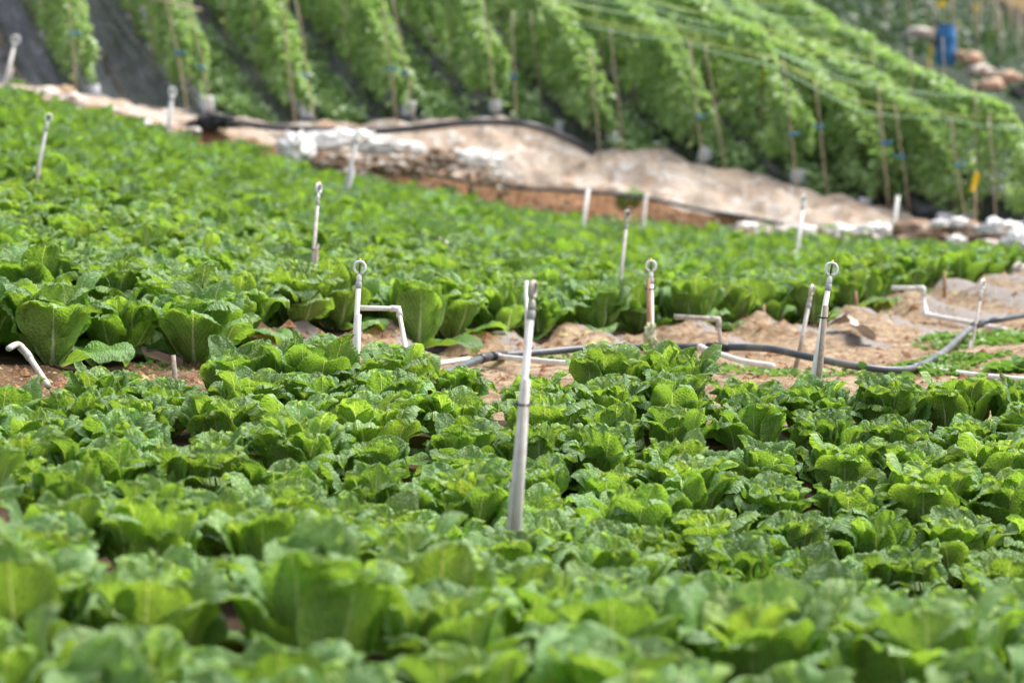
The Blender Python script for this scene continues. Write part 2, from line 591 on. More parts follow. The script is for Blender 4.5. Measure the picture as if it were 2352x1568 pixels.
def loft(name, keys, subs, mat, amp=.02, extra=None, attr=None, label=None, cols=cols):
    rows = []
    par = []
    for a, b, n in zip(keys[:-1], keys[1:], subs):
        for i in range(n):
            par.append((a, b, i / n))
    par.append((keys[-2], keys[-1], 1.0))
    V = []
    A = []
    for (a, b, f) in par:
        for u in cols:
            pa = a(u) if callable(a) else lp(a, u)
            pb = b(u) if callable(b) else lp(b, u)
            p = pa.lerp(pb, f)
            p.z += amp * (mn.noise(p * 1.7) + .5 * mn.noise(p * 5.0))
            at = 0.0
            if extra:
                dz, at = extra(p, a, b, f, u)
                p.z += dz
            V.append(p[:])
            A.append(at)
    nc = len(cols)
    F = []
    for i in range(len(par) - 1):
        for j in range(nc - 1):
            F.append((i * nc + j, i * nc + j + 1, (i + 1) * nc + j + 1, (i + 1) * nc + j))
    me = mesh_np(name, V, F, mat, attrs={"plastic": A})
    o = link(me, name)
    o["kind"] = "structure"
    o["label"] = label
    return V, F


TV, TF = [], []


def reg(vf):
    b = len(TV)
    TV.extend(vf[0])
    TF.extend([tuple(i + b for i in f) for f in vf[1]])


def near_edge(u):
    p = lp('A', u)
    return Vector((p.x * .6, 3.0, p.z - .15))


CROW = .75                                           # pitch of the rows of the upper cabbage field


def cpar(p):
    return p.x + .35 * p.y


def mound(p, a, b, f, u):
    # ridges that end the beds of the upper field, half wrapped in grey film
    if a == 'E2':
        k = max(0, f - .1) / .9
    elif a == 'F':
        k = max(0, 1 - f * 25)
    else:
        return 0, 0
    ph = (cpar(p) - 1.9) / CROW
    s_ = .5 - .5 * math.cos(2 * math.pi * (ph))
    amp = .11 if u > 560 else .04
    fr = ph - math.floor(ph)
    pl = 1.0 if (.52 < fr < .92 and k > .15 and u > 620) else 0.0
    if u > 2100 and k > .1:
        pl = .75 if fr > .3 else .4
    amp *= .75 + .9 * mn.noise(Vector((ph * .9, 3.3, 1)))
    return amp * s_ * k * (1 + .7 * mn.noise(p * 4)) + ((.05 * mn.noise(p * 6) + .03 * abs(mn.noise(Vector((p.x * 14, p.y * 4, 1))))) * k if a == 'E2' else 0), pl * 0.9


reg(loft('near_field_soil', [near_edge, 'A', 'B', 'C', 'D'], [10, 8, 4, 14], M_SOIL, .02, label="dark brown soil under the nearer cabbages"))
reg(loft('path_soil', ['D', 'E', 'E2', 'F'], [6, 12, 26], M_PATH, .05, mound, label="sandy path and bed ends between the two cabbage fields"))
reg(loft('upper_field_soil', ['F', 'G', 'H'], [60, 3], M_SOIL, .02, mound, label="brown soil under the upper cabbage field"))


def berm(p, a, b, f, u):
    n = mn.noise(p * 1.1 + Vector((5, 3, 1))) * .13 + mn.noise(p * 3.1) * .08 + .05 * abs(mn.noise(Vector((p.x * 5, p.y * 1.5, 2))))
    return n * (1 if a == 'H2' and 0.02 < f < .98 else .5), 0


def berm2(p, a, b, f, u):
    n, z0_ = berm(p, a, b, f, u)
    w_ = min(1, f * 8) * min(1, (1 - f) * 8)
    n += w_ * (.07 * abs(mn.noise(Vector((p.x * 3.2 + p.z * 3, p.y * .8, 5)))) + .035 * abs(mn.noise(p * 9)) - .03)
    n += (1 - w_) * .05 * abs(math.sin(u * .03 + 2 * mn.noise(Vector((u * .01, 0, 0))))) * (1 if f > .5 else 0)
    return n, z0_


reg(loft('bank_soil', ['H', 'H2'], [10], M_BANK, .05, berm, label="orange brown earth bank above the cabbages"))
reg(loft('bank_cloth_cover', ['H2', 'I'], [30], M_CLOTH, .04, berm2, label="beige stained sheet over the bank top", cols=np.arange(-640, 3060, 8)))


def ridge(p, a, b, f, u):
    k = np.interp(u, ROWS_K, range(len(ROWS_K)))
    c = math.cos(2 * math.pi * k)
    lw = p.x - RV.x * p.y
    fold = .075 * abs(mn.noise(Vector((lw * 4.5, p.y * .35, 9)))) + .05 * abs(mn.noise(Vector((lw * 10, p.y * .6, 4)))) + .02 * mn.noise(p * 7)
    n = fold - .03 + .05 * mn.noise(Vector((u * .035, 0.3 * p.y, 0))) + .04 * mn.noise(Vector((u * .09, p.y * .8, 3)))
    q = min(1.0, f * 14)
    return (.12 * c - .10 + n) * q, 0


reg(loft('mulched_hillside', [lambda u: hill(u, -.02), lambda u: hill(u, 11)], [110], M_MULCH, .02, ridge, label="steep hillside covered with wrinkled black mulch film", cols=np.arange(-640, 3060, 6)))
loft('hill_back_ground', [lambda u: hill(u, 11), lambda u: hill(u, 15) - Vector((0, 0, 4))], [4], M_FARFIELD, .02, label="ground behind the bean hill")

# far terrain behind the hill at the upper right
line('K0', [-700, 1700, 2050, 2172, 2352, 3100], [-60, 0, 105, 150, 240, 420], [47, 47, 47, 47, 47, 44])
line('K0f', [-700, 1700, 2050, 2172, 2352, 3100], [300, 380, 430, 460, 560, 700], [42, 42, 42, 42, 42, 38])
line('K1', [-700, 1700, 2050, 2172, 2352, 3100], [60, 90, 160, 210, 300, 450], [52, 52, 52, 52, 52, 48])
line('K2', [-700, 1700, 2100, 2200, 2300, 2352, 2600, 3100], [-900, -380, -75, -5, 70, 108, 260, 560], [84] * 8)
line('K3', [-700, 1700, 2100, 2200, 2300, 2352, 2600, 3100], [-980, -460, -150, -75, -10, 32, 170, 450], [86] * 8)
line('K4', [-700, 1700, 2100, 2200, 2300, 2352, 2600, 3100], [-1200, -760, -520, -430, -380, -320, -200, 50], [110] * 8)
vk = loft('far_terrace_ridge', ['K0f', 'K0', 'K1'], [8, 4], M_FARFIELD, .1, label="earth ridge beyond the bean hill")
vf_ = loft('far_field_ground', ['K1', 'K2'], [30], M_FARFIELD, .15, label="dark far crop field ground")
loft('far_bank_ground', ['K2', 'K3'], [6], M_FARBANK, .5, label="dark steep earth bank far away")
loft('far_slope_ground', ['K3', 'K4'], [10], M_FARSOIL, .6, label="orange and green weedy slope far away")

base = MB()
nseg = 48
base.add([(0, 0, -6)] + [(600 * math.cos(2 * math.pi * i / nseg), 600 * math.sin(2 * math.pi * i / nseg), -6) for i in range(nseg)],
         [(0, 1 + i, 1 + (i + 1) % nseg) for i in range(nseg)])
o = base.build('ground', M_SOIL)
o["kind"] = "structure"
# soil skirt under and behind the camera so that the field does not end in air
sk = MB()
sk.add([(-14, -12, -.1), (14, -12, -.5), (6, 2.02, -.35), (-6, 2.02, -.05)], [(0, 1, 2, 3)])
o = sk.build('near_ground', M_SOIL)
o["kind"] = "structure"

BVH = BVHTree.FromPolygons([Vector(v) for v in TV], TF)
FBVH = BVHTree.FromPolygons([Vector(v) for v in vf_[0] + vk[0]], vf_[1] + [tuple(i + len(vf_[0]) for i in f) for f in vk[1]])


def gz(x, y, bvh=None):
    h = (bvh or BVH).ray_cast(Vector((x, y, 40)), Vector((0, 0, -1)))
    return h[0].z if h[0] is not None else -.3


# ------------------------------------------------------------------ cabbages
def leaf_arrays(L, W, a0, am, roll, cup, wave, az, r0, z0, ns, nt, rg, tint, heart, twist=0.0):
    uu = np.linspace(0, 1, ns + 1)
    s = .45 * uu + .55 * np.sin(uu * np.pi / 2)
    def sm(x):
        x = np.clip(x, 0, 1)
        return x * x * (3 - 2 * x)
    phi = a0 + (am - a0) * sm(s / .55) + roll * sm((s - .62) / .38) ** 1.3
    ds = np.diff(s, prepend=0) * L
    r_ = r0 + np.cumsum(np.sin(phi) * ds)
    z_ = z0 + np.cumsum(np.cos(phi) * ds)
    f = .17 + .83 * sm((s - .03) / .60) ** .85
    f = np.where(s > .60, np.sqrt(np.clip(1 - ((s - .60) / .402) ** 2.1, 0, 1)), f)
    k0 = rg.uniform(9, 15)
    wv = W * f * (1 + .035 * np.sin(s * k0 + rg.uniform(0, 6)))
    t = np.linspace(-1, 1, nt + 1)
    S, T = np.meshgrid(s, t, indexing='ij')
    Wm = wv[:, None] * np.ones_like(T)
    c = cup * (1.25 - .55 * S)
    c = np.where(np.abs(c) < .05, .05, c)
    lat = Wm * np.sin(T * c) / c
    off = Wm * (1 - np.cos(T * c)) / c
    ph1, ph2, ph3, ph4 = rg.uniform(0, 6.28, 4)
    k1, k2 = rg.uniform(9, 14), rg.uniform(20, 27)
    # ruffled margin, measured round the blade rim
    rim = np.arctan2(T * W * 1.0, (S - .55) * L * .9 + 1e-6)
    d_rim = np.clip(np.maximum(np.abs(T), sm((S - .6) / .4)), 0, 1)
    edge = d_rim ** 3.0 * sm((S - .12) / .3)
    off = off + wave * edge * (.0105 * np.sin(rim * 5.0 + ph1) + .0055 * np.sin(rim * 11.0 + ph2))
    # margins roll outward a little
    off = off - .018 * wave * d_rim ** 6 * sm((S - .3) / .4)
    # broad dents of the blade
    y = S * L
    off = off + .0085 * np.sin(y * k2 + ph3) * np.sin(lat * 30 + ph4) * sm((S - .2) / .3)
    off = off + .0032 * np.sin((y - 1.05 * np.abs(lat)) / .037 * 2 * np.pi + ph2) * np.clip(np.abs(T) * 3, 0, 1) * np.clip(S * 3, 0, 1)
    off = off + .0011 * np.sin(y * 260 + ph3) * np.sin(lat * 290 + ph1)
    # midrib keel
    off = off - .006 * np.exp(-(T / .12) ** 2) * (1 - S)
    lat = lat + twist * y * .5 * sm(S)
    ph = phi[:, None] * np.ones_like(T)
    rad = r_[:, None] + off * (-np.cos(ph))
    zz = z_[:, None] + off * np.sin(ph)
    ca, sa = math.cos(az), math.sin(az)
    X = rad * ca - lat * sa
    Y = rad * sa + lat * ca
    V = np.stack([X, Y, zz], -1).reshape(-1, 3)
    uv1 = np.stack([lat, y], -1).reshape(-1, 2)
    uv2 = np.stack([T * .5 + .5, S], -1).reshape(-1, 2)
    n1 = nt + 1
    i, j = np.meshgrid(np.arange(ns), np.arange(nt), indexing='ij')
    a = (i * n1 + j).ravel()
    F = np.stack([a, a + n1, a + n1 + 1, a + 1], -1)
    m = len(V)
    return V, F, uv1, uv2, np.full(m, tint), np.full(m, heart)


def cat(parts):
    V, F, U1, U2, T, H = [], [], [], [], [], []
    b = 0
    for (v, f, u1, u2, t, h) in parts:
        V.append(v)
        F.append(f + b)
        U1.append(u1)
        U2.append(u2)
        T.append(t)
        H.append(h)
        b += len(v)
    return [np.concatenate(x) for x in (V, F, U1, U2, T, H)]


def cabbage_arrays(seed, N, ns, nt, broad=1.0, wv=1.0):
    rg = np.random.default_rng(seed)
    out, inn = [], []
    ang0 = rg.uniform(0, 6.28)
    nh = int(N * .38)
    big = rg.uniform(.94, 1.07)
    for i in range(N):
        az = ang0 + i * 2.39996 + rg.normal(0, .14)
        tint = float(np.clip(rg.normal(.5, .24), 0, 1))
        if i < nh:
            kk = i / nh
            L = (.275 + .065 * kk + rg.normal(0, .016)) * big
            W = (.066 + .034 * kk) * big * broad
            a = leaf_arrays(L, W, R(18 + 22 * kk), R(0 + 9 * kk + rg.normal(0, 4)), R(-12 + 34 * kk + rg.normal(0, 16)), 1.25 - .3 * kk, 1.7 * wv, az,
                            .006 + .022 * kk, .035, ns, nt, rg, tint, 1 - kk * .8)
            inn.append(a)
        else:
            kk = (i - nh) / (N - nh - 1)
            L = (.335 - .035 * kk + rg.normal(0, .022)) * big
            W = (.092 + .034 * kk ** .6 + rg.normal(0, .011)) * big * broad
            a0 = R(40 + 16 * kk + rg.normal(0, 4))
            am = R(7 + 22 * kk ** 1.1 + rg.normal(0, 6))
            roll = R(8 + 22 * kk + rg.normal(0, 18))
            if kk > .88:
                a0, am, roll = R(68 + rg.normal(0, 5)), R(78 + rg.normal(0, 8)), R(25 + rg.normal(0, 12))
                L *= .88
            a = leaf_arrays(L, W, a0, am, roll, .95 - .45 * kk + rg.normal(0, .14), (1.2 + 1.0 * rg.random()) * wv, az,
                            .026 + .018 * kk, .04 - .02 * kk, ns, nt, rg, tint, 0.0, rg.normal(0, .12))
            out.append(a)
    return cat(inn), cat(out)


def arr_mesh(name, A):
    return mesh_np(name, A[0], A[1], M_CAB, uv={"metric": A[2], "leaf": A[3]}, attrs={"leaf_tint": A[4], "heart": A[5]})


NVAR = 9
VAR = []
for i in range(NVAR):
    a, b = cabbage_arrays(100 + i, 25, 22, 16)
    VAR.append((arr_mesh("heart", a), arr_mesh("outer_leaves", b)))
VARN = []
for i in range(6):
    a, b = cabbage_arrays(200 + i, 19, 22, 16, 1.16, .75)
    VARN.append((arr_mesh("heart", a), arr_mesh("outer_leaves", b)))
LOW = []
for i in range(5):
    a, b = cabbage_arrays(300 + i, 13, 8, 6, 1.15, .7)
    LOW.append(cat([a, b]))

plants = []        # (x, y, z, scale, rot, bed, row, order)


def bed_row(bed, ri, y0, dy, pitch, dd, x0, x1, ok):
    k = 0
    x = x0
    while x < x1:
        px = x + rng.uniform(-.035, .035)
        py = y0 + dy * px + rng.uniform(-.04, .04)
        if ok(px, py):
            plants.append([px, py, gz(px, py), dd * rng.uniform(.88, 1.15), rng.uniform(0, 6.28), bed, ri, px])
        x += pitch * rng.uniform(.93, 1.07)
        k += 1


def udof(x, y):
    u = 1176 + FPX * x / (y * 1.0)
    return u


PS = .74
for ri, y0 in enumerate([4.42, 4.92, 5.42, 5.92, 6.42, 6.92, 7.42]):
    bed_row('near', ri, y0, -.02, [.385, .385, .385, .375, .35, .32, .29][ri], PS * [1.36, 1.36, 1.36, 1.33, 1.22, 1.08, .9][ri], -2.0, 2.1, lambda x, y: True)
for ri in range(7):
    y0 = 7.97 + ri * .455
    bed_row('mid', ri, y0, .02, .30, PS * 1.12, -2.9, 3.0,
            lambda x, y: y < lp('D', udof(x, y)).y + .12)
# upper field: rows run uphill, two rows on each bed
rows_c = []
for k in range(-4, 26):
    rows_c += [1.9 + CROW * (k - 1) - .175, 1.9 + CROW * (k - 1) + .175]
for ri, c in enumerate(rows_c):
    y = 9.6
    k = 0
    while y < 31:
        x = c - .35 * y
        u = udof(x, y)
        if -420 < u < 2720:
            f0 = lp('F', u).y
            g0 = lp('G', u).y
            px, py = x + rng.uniform(-.03, .03), y + rng.uniform(-.05, .05)
            if f0 - .12 + rng.uniform(-.05, .12) < py < g0 + .15 and u < 2325 - max(0, (17.5 - y)) * 30:
                plants.append([px, py, gz(px, py), PS * 1.17 * rng.uniform(.88, 1.18) * (1 + .28 * min(1, max(0, (14 - py) / 3))), rng.uniform(0, 6.28), 'upper', ri, k])
                k += 1
        y += .41 * rng.uniform(.93, 1.07)

ORD = ["first", "second", "third", "fourth", "fifth", "sixth", "seventh", "eighth", "ninth", "tenth", "eleventh", "twelfth",
       "thirteenth", "fourteenth", "fifteenth", "sixteenth", "seventeenth", "eighteenth", "nineteenth", "twentieth"] + ["twenty-" + q for q in ("first", "second", "third", "fourth", "fifth", "sixth", "seventh", "eighth", "ninth")] + ["thirtieth"] + \
    ["thirty-" + q for q in ("first", "second", "third", "fourth", "fifth", "sixth", "seventh", "eighth", "ninth")] + ["fortieth"] + \
    ["forty-" + q for q in ("first", "second", "third", "fourth", "fifth", "sixth", "seventh", "eighth", "ninth")]


def inview(p):
    u, v, d = proj((p[0], p[1], p[2] + .25))
    m = .15 * FPX / d
    return -m * .8 < u < 2352 + m * .8 and -60 < v < 1568 + m * .9


vis = [p for p in plants if inview(p)]
nearmid = [p for p in vis if p[5] != 'upper']
upper = sorted([p for p in vis if p[5] == 'upper'], key=lambda p: p[1])
keep = nearmid + upper[:max(0, 298 - len(nearmid))]
keepid = set(id(p) for p in keep)
print("cabbages", len(plants), "near/mid", len(nearmid), "kept", len(keep))

labels = {}
rowsets = {}
for p in keep:
    rowsets.setdefault((p[5], p[6]), []).append(p)
for bed, word in (('near', 'row of the nearest bed'), ('mid', 'row of the sharp middle bed')):
    rr = sorted(k for k in rowsets if k[0] == bed)
    for i, k in enumerate(rr):
        for j, p in enumerate(sorted(rowsets[k], key=lambda q: q[0])):
            labels[id(p)] = "crinkled cabbage, %s from the left in the %s %s" % (ORD[j], ORD[i], word)
rr = sorted(k for k in rowsets if k[0] == 'upper')
for i, k in enumerate(rr):
    for j, p in enumerate(sorted(rowsets[k], key=lambda q: q[1])):
        o_ = ORD[j]
        i_ = ORD[i]
        labels[id(p)] = "cabbage, %s from the path in the upper field's %s row from left" % (o_, i_)

GRP = {'near': 'cabbages of the nearest bed', 'mid': 'cabbages of the middle bed', 'upper': 'cabbages of the upper field'}
for n, p in enumerate(keep):
    hm, om = rng.choice(VARN) if (p[5] == 'near' or rng.random() < .25) else VAR[rng.randrange(NVAR)]
    t = thing('cabbage', labels[id(p)], 'cabbage', (p[0], p[1], p[2] - .02), GRP[p[5]])
    t.rotation_euler = (rng.uniform(-.09, .09), rng.uniform(-.09, .09), p[4])
    t.scale = (p[3], p[3], p[3] * rng.uniform(.92, 1.08))
    link(hm, 'heart', t)
    link(om, 'outer_leaves', t)

# the rest, too many to count one by one
rest = [p for p in plants if id(p) not in keepid]
Vs, Fs, U1, U2, Ts, Hs = [], [], [], [], [], []
b = 0
for p in rest:
    A = LOW[rng.randrange(5)]
    v = A[0] * p[3]
    c, s_ = math.cos(p[4]), math.sin(p[4])
    x = v[:, 0] * c - v[:, 1] * s_ + p[0]
    y = v[:, 0] * s_ + v[:, 1] * c + p[1]
    z = v[:, 2] + p[2] - .02
    Vs.append(np.stack([x, y, z], -1))
    Fs.append(A[1] + b)
    U1.append(A[2])
    U2.append(A[3])
    dj = rng.uniform(-.2, .2)
    Ts.append(np.clip(A[4] + dj, 0, 1))
    Hs.append(A[5])
    b += len(v)
me = arr_mesh('distant_cabbages', [np.concatenate(q) for q in (Vs, Fs, U1, U2, Ts, Hs)])
o = link(me, 'distant_cabbages')
tag(o, "mass of bright green cabbages farther up the upper field", "cabbages", kind="stuff")


# ------------------------------------------------------------------ sprinklers, pipes, pegs
def canopy_d(u, v, h=.27):
    for q_ in range(500):
        dd = 11.0 + q_ * .04
        c_ = P(u, v, dd)
        if c_.z < gz(c_.x, c_.y) + h and c_.y > lp('F', u).y:
            return dd
    return 20


def ground_below(B, T_):
    """extend the line T->B down to the ground"""
    T_, B = Vector(T_), Vector(B)
    d = (B - T_).normalized()
    for i in range(80):
        q = B + d * i * .03
        if gz(q.x, q.y) > q.z:
            return q
    return B + d * .4


def sprinkler(label, top, bot, d, ring=True, stake=None, tie=None, mat=None, rad=.0115, face=0.0, dirty=False, db=None, smat=None, cap=True):
    """top/bot: (u, v) of the ring centre and of the lowest seen point"""
    mat = mat or M_PVC
    if d == 0:
        d0 = None
        for q_ in range(400):
            dd = 12.0 + q_ * .045
            c_ = P(bot[0], bot[1], dd)
            if c_.z < gz(c_.x, c_.y) + .25 and c_.y > lp('F', bot[0]).y:
                d0 = dd
                break
        d = d0 or 26
        rad = rad * d / 19.0
        ringk = max(1.0, d / 17.0)
    else:
        ringk = 1.0 if d < 14 else d / 17.0
    T_ = P(top[0], top[1], d)
    B_ = P(bot[0], bot[1], db or d)
    G = ground_below(B_, T_)
    ax = (T_ - G).normalized()
    root = thing('sprinkler_riser', label, 'sprinkler', G, 'sprinkler risers in the cabbage fields')
    m = MB()
    topz = T_ - ax * (.052 if ring else 0)
    m.tube([G - ax * .15, topz - ax * .02], rad, 12)
    m.build('riser_pipe', mat, root)
    if ring:
        c = MB()
        c.tube([topz - ax * .040, topz - ax * .036, topz - ax * .012, topz - ax * .01], [rad * 1.0, rad * 1.22, rad * 1.22, rad], 12)
        c.build('coupling', M_PVCG, root)
        q = MB()
        q.tube([topz - ax * .012, topz + ax * .004, topz + ax * .016, topz + ax * .026], [rad * 1.05, rad * .95, rad * 1.0, rad * .5], 12)
        side = Vector((math.cos(face), math.sin(face), 0))
        side = (side - ax * side.dot(ax)).normalized()
        ctr = T_ + ax * .004 * ringk
        prof = [(-.006 , -.027), (-.016, -.022), (-.024, -.010), (-.024, .010), (-.015, .022), (.0, .026), (.015, .022), (.024, .010), (.024, -.010), (.016, -.022), (.006, -.027)]
        q.tube([ctr + side * a * ringk + ax * b_ * ringk for a, b_ in prof], .0062 * ringk, 8, squash=1.5)
        q.build('nozzle_ring', M_PVCDIRTY if dirty else M_NOZ, root)
        sp_ = MB()
        sp_.tube([ctr - ax * .022, ctr - ax * .004, ctr + ax * .010, ctr + ax * .022], [.0035, .006, .0045, .003], 8)
        sp_.build('spinner', M_SPIN, root)
        if cap:
            y_ = MB()
            y_.tube([ctr + ax * .026, ctr + ax * .032, ctr + ax * .040], [.007, .0062, .0045], 8)
            y_.build('nozzle_cap', M_YEL, root)
    if stake:
        s1 = P(stake[0][0], stake[0][1], d - .02)
        s2 = P(stake[1][0], stake[1][1], (db or d) - .02)
        g2 = ground_below(s2, s1)
        k = MB()
        k.tube([g2 - (s1 - g2).normalized() * .1, s1.lerp(g2, .5) + Vector((.002, 0, .0)), s1], [rad * 1.1, rad * 1.15, rad * 1.0], 8)
        k.build('support_stake', smat or M_WOOD, root)
    if tie:
        f = (tie - top[1]) / (bot[1] - top[1])
        c0 = T_.lerp(B_, f)
        off = Vector((0, 0, 0))
        if stake:
            fs = (tie - stake[0][1]) / (stake[1][1] - stake[0][1])
            off = P(stake[0][0], stake[0][1], d - .02).lerp(P(stake[1][0], stake[1][1], (db or d) - .02), fs) - c0
        k = MB()
        pts = []
        rr_ = rad * 1.25 + off.length / 2
        cc = c0 + off / 2
        for i in range(13):
            a = 2 * math.pi * i / 12
            pts.append(cc + Vector((math.cos(a) * rr_, math.sin(a) * rad * 1.7, .003 * math.sin(a))))
        k.tube(pts, .0038, 6, caps=False)
        k.tube([cc + Vector((rr_ * .7, -.01, 0)), cc + Vector((rr_ + .010, -.014, .022))], .0022, 6)
        k.build('cable_tie', M_DARK, root)
    return root


S = sprinkler
S("tall blurred sprinkler riser tied to a pale stake, in the nearest bed", (1224, 668), (1174, 1190), 7.72, stake=((1210, 872), (1188, 1190)), tie=926, rad=.0122, face=1.25, dirty=True, mat=M_PVCA, cap=False, smat=M_PVCDIRTY)
S("crisp white ring sprinkler beside the bent pipe frame", (826, 616), (812, 845), 10.9, stake=((824, 722), (818, 845)), rad=.0118, smat=M_PVC)
S("white ring sprinkler with a greenish rag knotted at its foot", (1495, 612), (1498, 806), 12.7, stake=((1489, 640), (1491, 770)), tie=662, rad=.012, smat=M_PEG)
S("leaning white ring sprinkler with black cable tie on wooden stake", (1909, 620), (1868, 862), 10.5, stake=((1897, 702), (1880, 862)), tie=727, rad=.0118, face=.1)
S("dirty tilted riser with brown head, behind the leaning white one", (1864, 668), (1834, 815), 12.6, stake=((1846, 770), (1834, 815)), rad=.011, dirty=True, mat=M_PVCDIRTY, face=1.2, cap=False, smat=M_WOOD)
S("slim riser with small dull ring amid the upper cabbages", (1441, 494), (1424, 650), 0, rad=.013, dirty=True, mat=M_PVCDIRTY, face=.8, cap=False)
S("tall riser tied to a short wooden stake in the upper field", (732, 434), (717, 620), 0, stake=((729, 560), (724, 620)), tie=572, rad=.014, face=1.1, mat=M_PVCDIRTY)
S("leaning riser at the left margin of the upper field", (111, 272), (80, 425), 0, stake=((90, 385), (84, 425)), tie=406, rad=.014, face=.3, mat=M_PVCG)
S("riser standing before the bare black film, farthest left", (36, 92), (13, 190), 28.2, stake=((29, 155), (16, 190)), rad=.019, face=.1, mat=M_PVC, smat=M_PVCDIRTY)
S("riser before the hanging black film at the bank foot", (396, 212), (384, 310), 0, rad=.018, face=.7, mat=M_PVCG)
S("pale riser in front of the long white bags", (822, 308), (792, 450), 0, stake=((812, 390), (793, 450)), rad=.017, face=.9, mat=M_PVCG, smat=M_PVCG, cap=False)
S("plain short white tube against the orange bank", (1352, 428), (1340, 512), 25, ring=False, rad=.02, mat=M_PVC)
S("second short tube against the orange bank, beside the plain white tube", (1484, 448), (1477, 515), 25.3, ring=False, rad=.018, mat=M_PVCDIRTY)
S("white riser with a pale lump at its foot in the upper field", (1846, 458), (1830, 585), 0, rad=.015, face=.9, mat=M_PVC, cap=False)
S("bluish white riser before the lowest bean rows", (2063, 445), (2054, 515), 25.6, ring=False, rad=.02, mat=M_PVC)
S("thin riser crossing the grey pipe on the weedy slope", (2257, 654), (2220, 862), 13.6, stake=((2229, 780), (2216, 862)), rad=.0085, tie=745, face=1.0, mat=M_PVCDIRTY, smat=M_PVCDIRTY)
S("upright white tube just behind the tall blurred riser", (1209, 636), (1210, 762), 13.3, ring=False, rad=.0125, mat=M_PVC)

# pale lump at the riser foot
def blob(name, label, cat_, c, sx, sy, sz, mat, seed=0, rough=.35, freq=2.2, group=None, fold=0.0, sub=4, rz=0.0):
    import bmesh
    bm = bmesh.new()
    bmesh.ops.create_icosphere(bm, subdivisions=sub, radius=1)
    off = Vector((seed * 3.7, seed * 1.3, seed * 2.1))
    for v in bm.verts:
        n = v.co.normalized()
        k = 1 + rough * mn.noise(n * freq + off) + rough * .6 * mn.noise(n * freq * 2.3 + off)
        k += fold * (abs(mn.noise(n * freq * 1.7 + off * 2)) * 2 - .5) + fold * .5 * abs(mn.noise(n * freq * 4.5 + off))
        q = n * k
        if q.z < -.55:
            q.z = -.55 + (q.z + .55) * .2
        v.co = Vector((q.x * sx, q.y * sy, q.z * sz))
    me_ = bpy.data.meshes.new(name)
    bm.to_mesh(me_)
    bm.free()
    me_.polygons.foreach_set("use_smooth", [True] * len(me_.polygons))
    me_.materials.append(mat)
    ob = link(me_, name, loc=c)
    ob.rotation_euler = (0, 0, rz)
    if label:
        tag(ob, label, cat_, group)
    return ob


blob('sandbag', "small pale bag around the foot of the upper white riser", 'bag', P(1829, 588, canopy_d(1829, 588, .28)), .045, .045, .04, M_WBAG2, 3)


def smooth_path(pts, n=6):
    pts = [Vector(p) for p in pts]
    out = []
    for i in range(len(pts) - 1):
        p0 = pts[max(i - 1, 0)]
        p1, p2 = pts[i], pts[i + 1]
        p3 = pts[min(i + 2, len(pts) - 1)]
        for k in range(n):
            t = k / n
            out.append(.5 * ((2 * p1) + (-p0 + p2) * t + (2 * p0 - 5 * p1 + 4 * p2 - p3) * t * t + (-p0 + 3 * p1 - 3 * p2 + p3) * t ** 3))
    out.append(pts[-1])
    return out


def gd(u, v, lift=.03):
    a = (P(u, v, 1) - Vector((0, 0, CAMZ)))
    h = BVH.ray_cast(Vector((0, 0, CAMZ)) + a * 9.5, a.normalized())
    return (proj(h[0])[2] - lift * 6) if h[0] is not None else 12


def pipe_thing(name, label, cat_, pts, rad, mat, fit=None, smooth=True, part='pipe', fitmat=None, end=None):
    pts = [P(*p) for p in pts]
    root = thing(name, label, cat_, pts[0])
    m = MB()
    m.tube(smooth_path(pts) if smooth else pts, rad, 12)
    m.build(part, mat, root)
    for q in (fit or []):
        c = pts[q]
        a = pts[min(q + 1, len(pts) - 1)]
        b_ = pts[max(q - 1, 0)]
        k = MB()
        d1 = (b_ - c)
        d2 = (a - c)
        L = rad * 3.2
        path = []
        if d1.length > 0:
            path.append(c + d1.normalized() * L)
        path.append(c)
        if d2.length > 0:
            path.append(c + d2.normalized() * L)
        k.tube(path, rad * 1.28, 12)
        k.build('elbow' if not smooth else 'coupler', fitmat or mat, root)
    return root


# pvc frames by the bed ends
pipe_thing('bent_pipe', "white bent pipe frame beside the crisp ring sprinkler", 'pipe', [(824, 707, 11.0), (915, 709, 11.1), (930, 790, 11.0), (936, 870, 10.9)], .0125, M_PVC, [1], False)
pipe_thing('bent_pipe', "dull white bent pipe behind the rag sprinkler, opening leftward", 'pipe', [(1548, 727, gd(1655, 795)), (1650, 733, gd(1655, 795)), (1655, 797, gd(1655, 797))], .014, M_PVCDIRTY, [1], False)
pipe_thing('bent_pipe', "white stepped pipe running from far cabbages to the weedy slope", 'pipe', [(2048, 661, gd(2125, 722)), (2120, 662, gd(2125, 722)), (2125, 722, gd(2125, 722)), (2235, 742, gd(2235, 742)), (2300, 755, gd(2300, 755)), (2420, 785, gd(2380, 775))], .0155, M_PVC, [1, 2], False)
pipe_thing('bent_pipe', "grubby elbow pipe on the bare soil at the left margin", 'pipe', [(20, 800, 9.6), (42, 791, 9.8), (62, 812, 9.8), (112, 888, 9.6)], .0125, M_PVCDIRTY, [2], True)
pipe_thing('lateral_pipe', "thin white pipe joining the grey pipe from the bent frame", 'pipe', [(960, 838, 11.2), (1010, 834, 11.5), (1075, 824, 12.2)], .013, M_PVC)
pipe_thing('lateral_pipe', "long white pipe crossing behind the tall blurred riser", 'pipe', [(1138, 818, 12.3), (1260, 830, 11.9), (1440, 846, 11.6)], .0135, M_PVC, [0])
pipe_thing('lateral_pipe', "curved white pipe dropping from the grey pipe past the rag", 'pipe', [(1608, 797, 12.6), (1650, 812, 12.3), (1710, 830, 11.9), (1775, 840, 11.6)], .0145, M_PVC, [0])
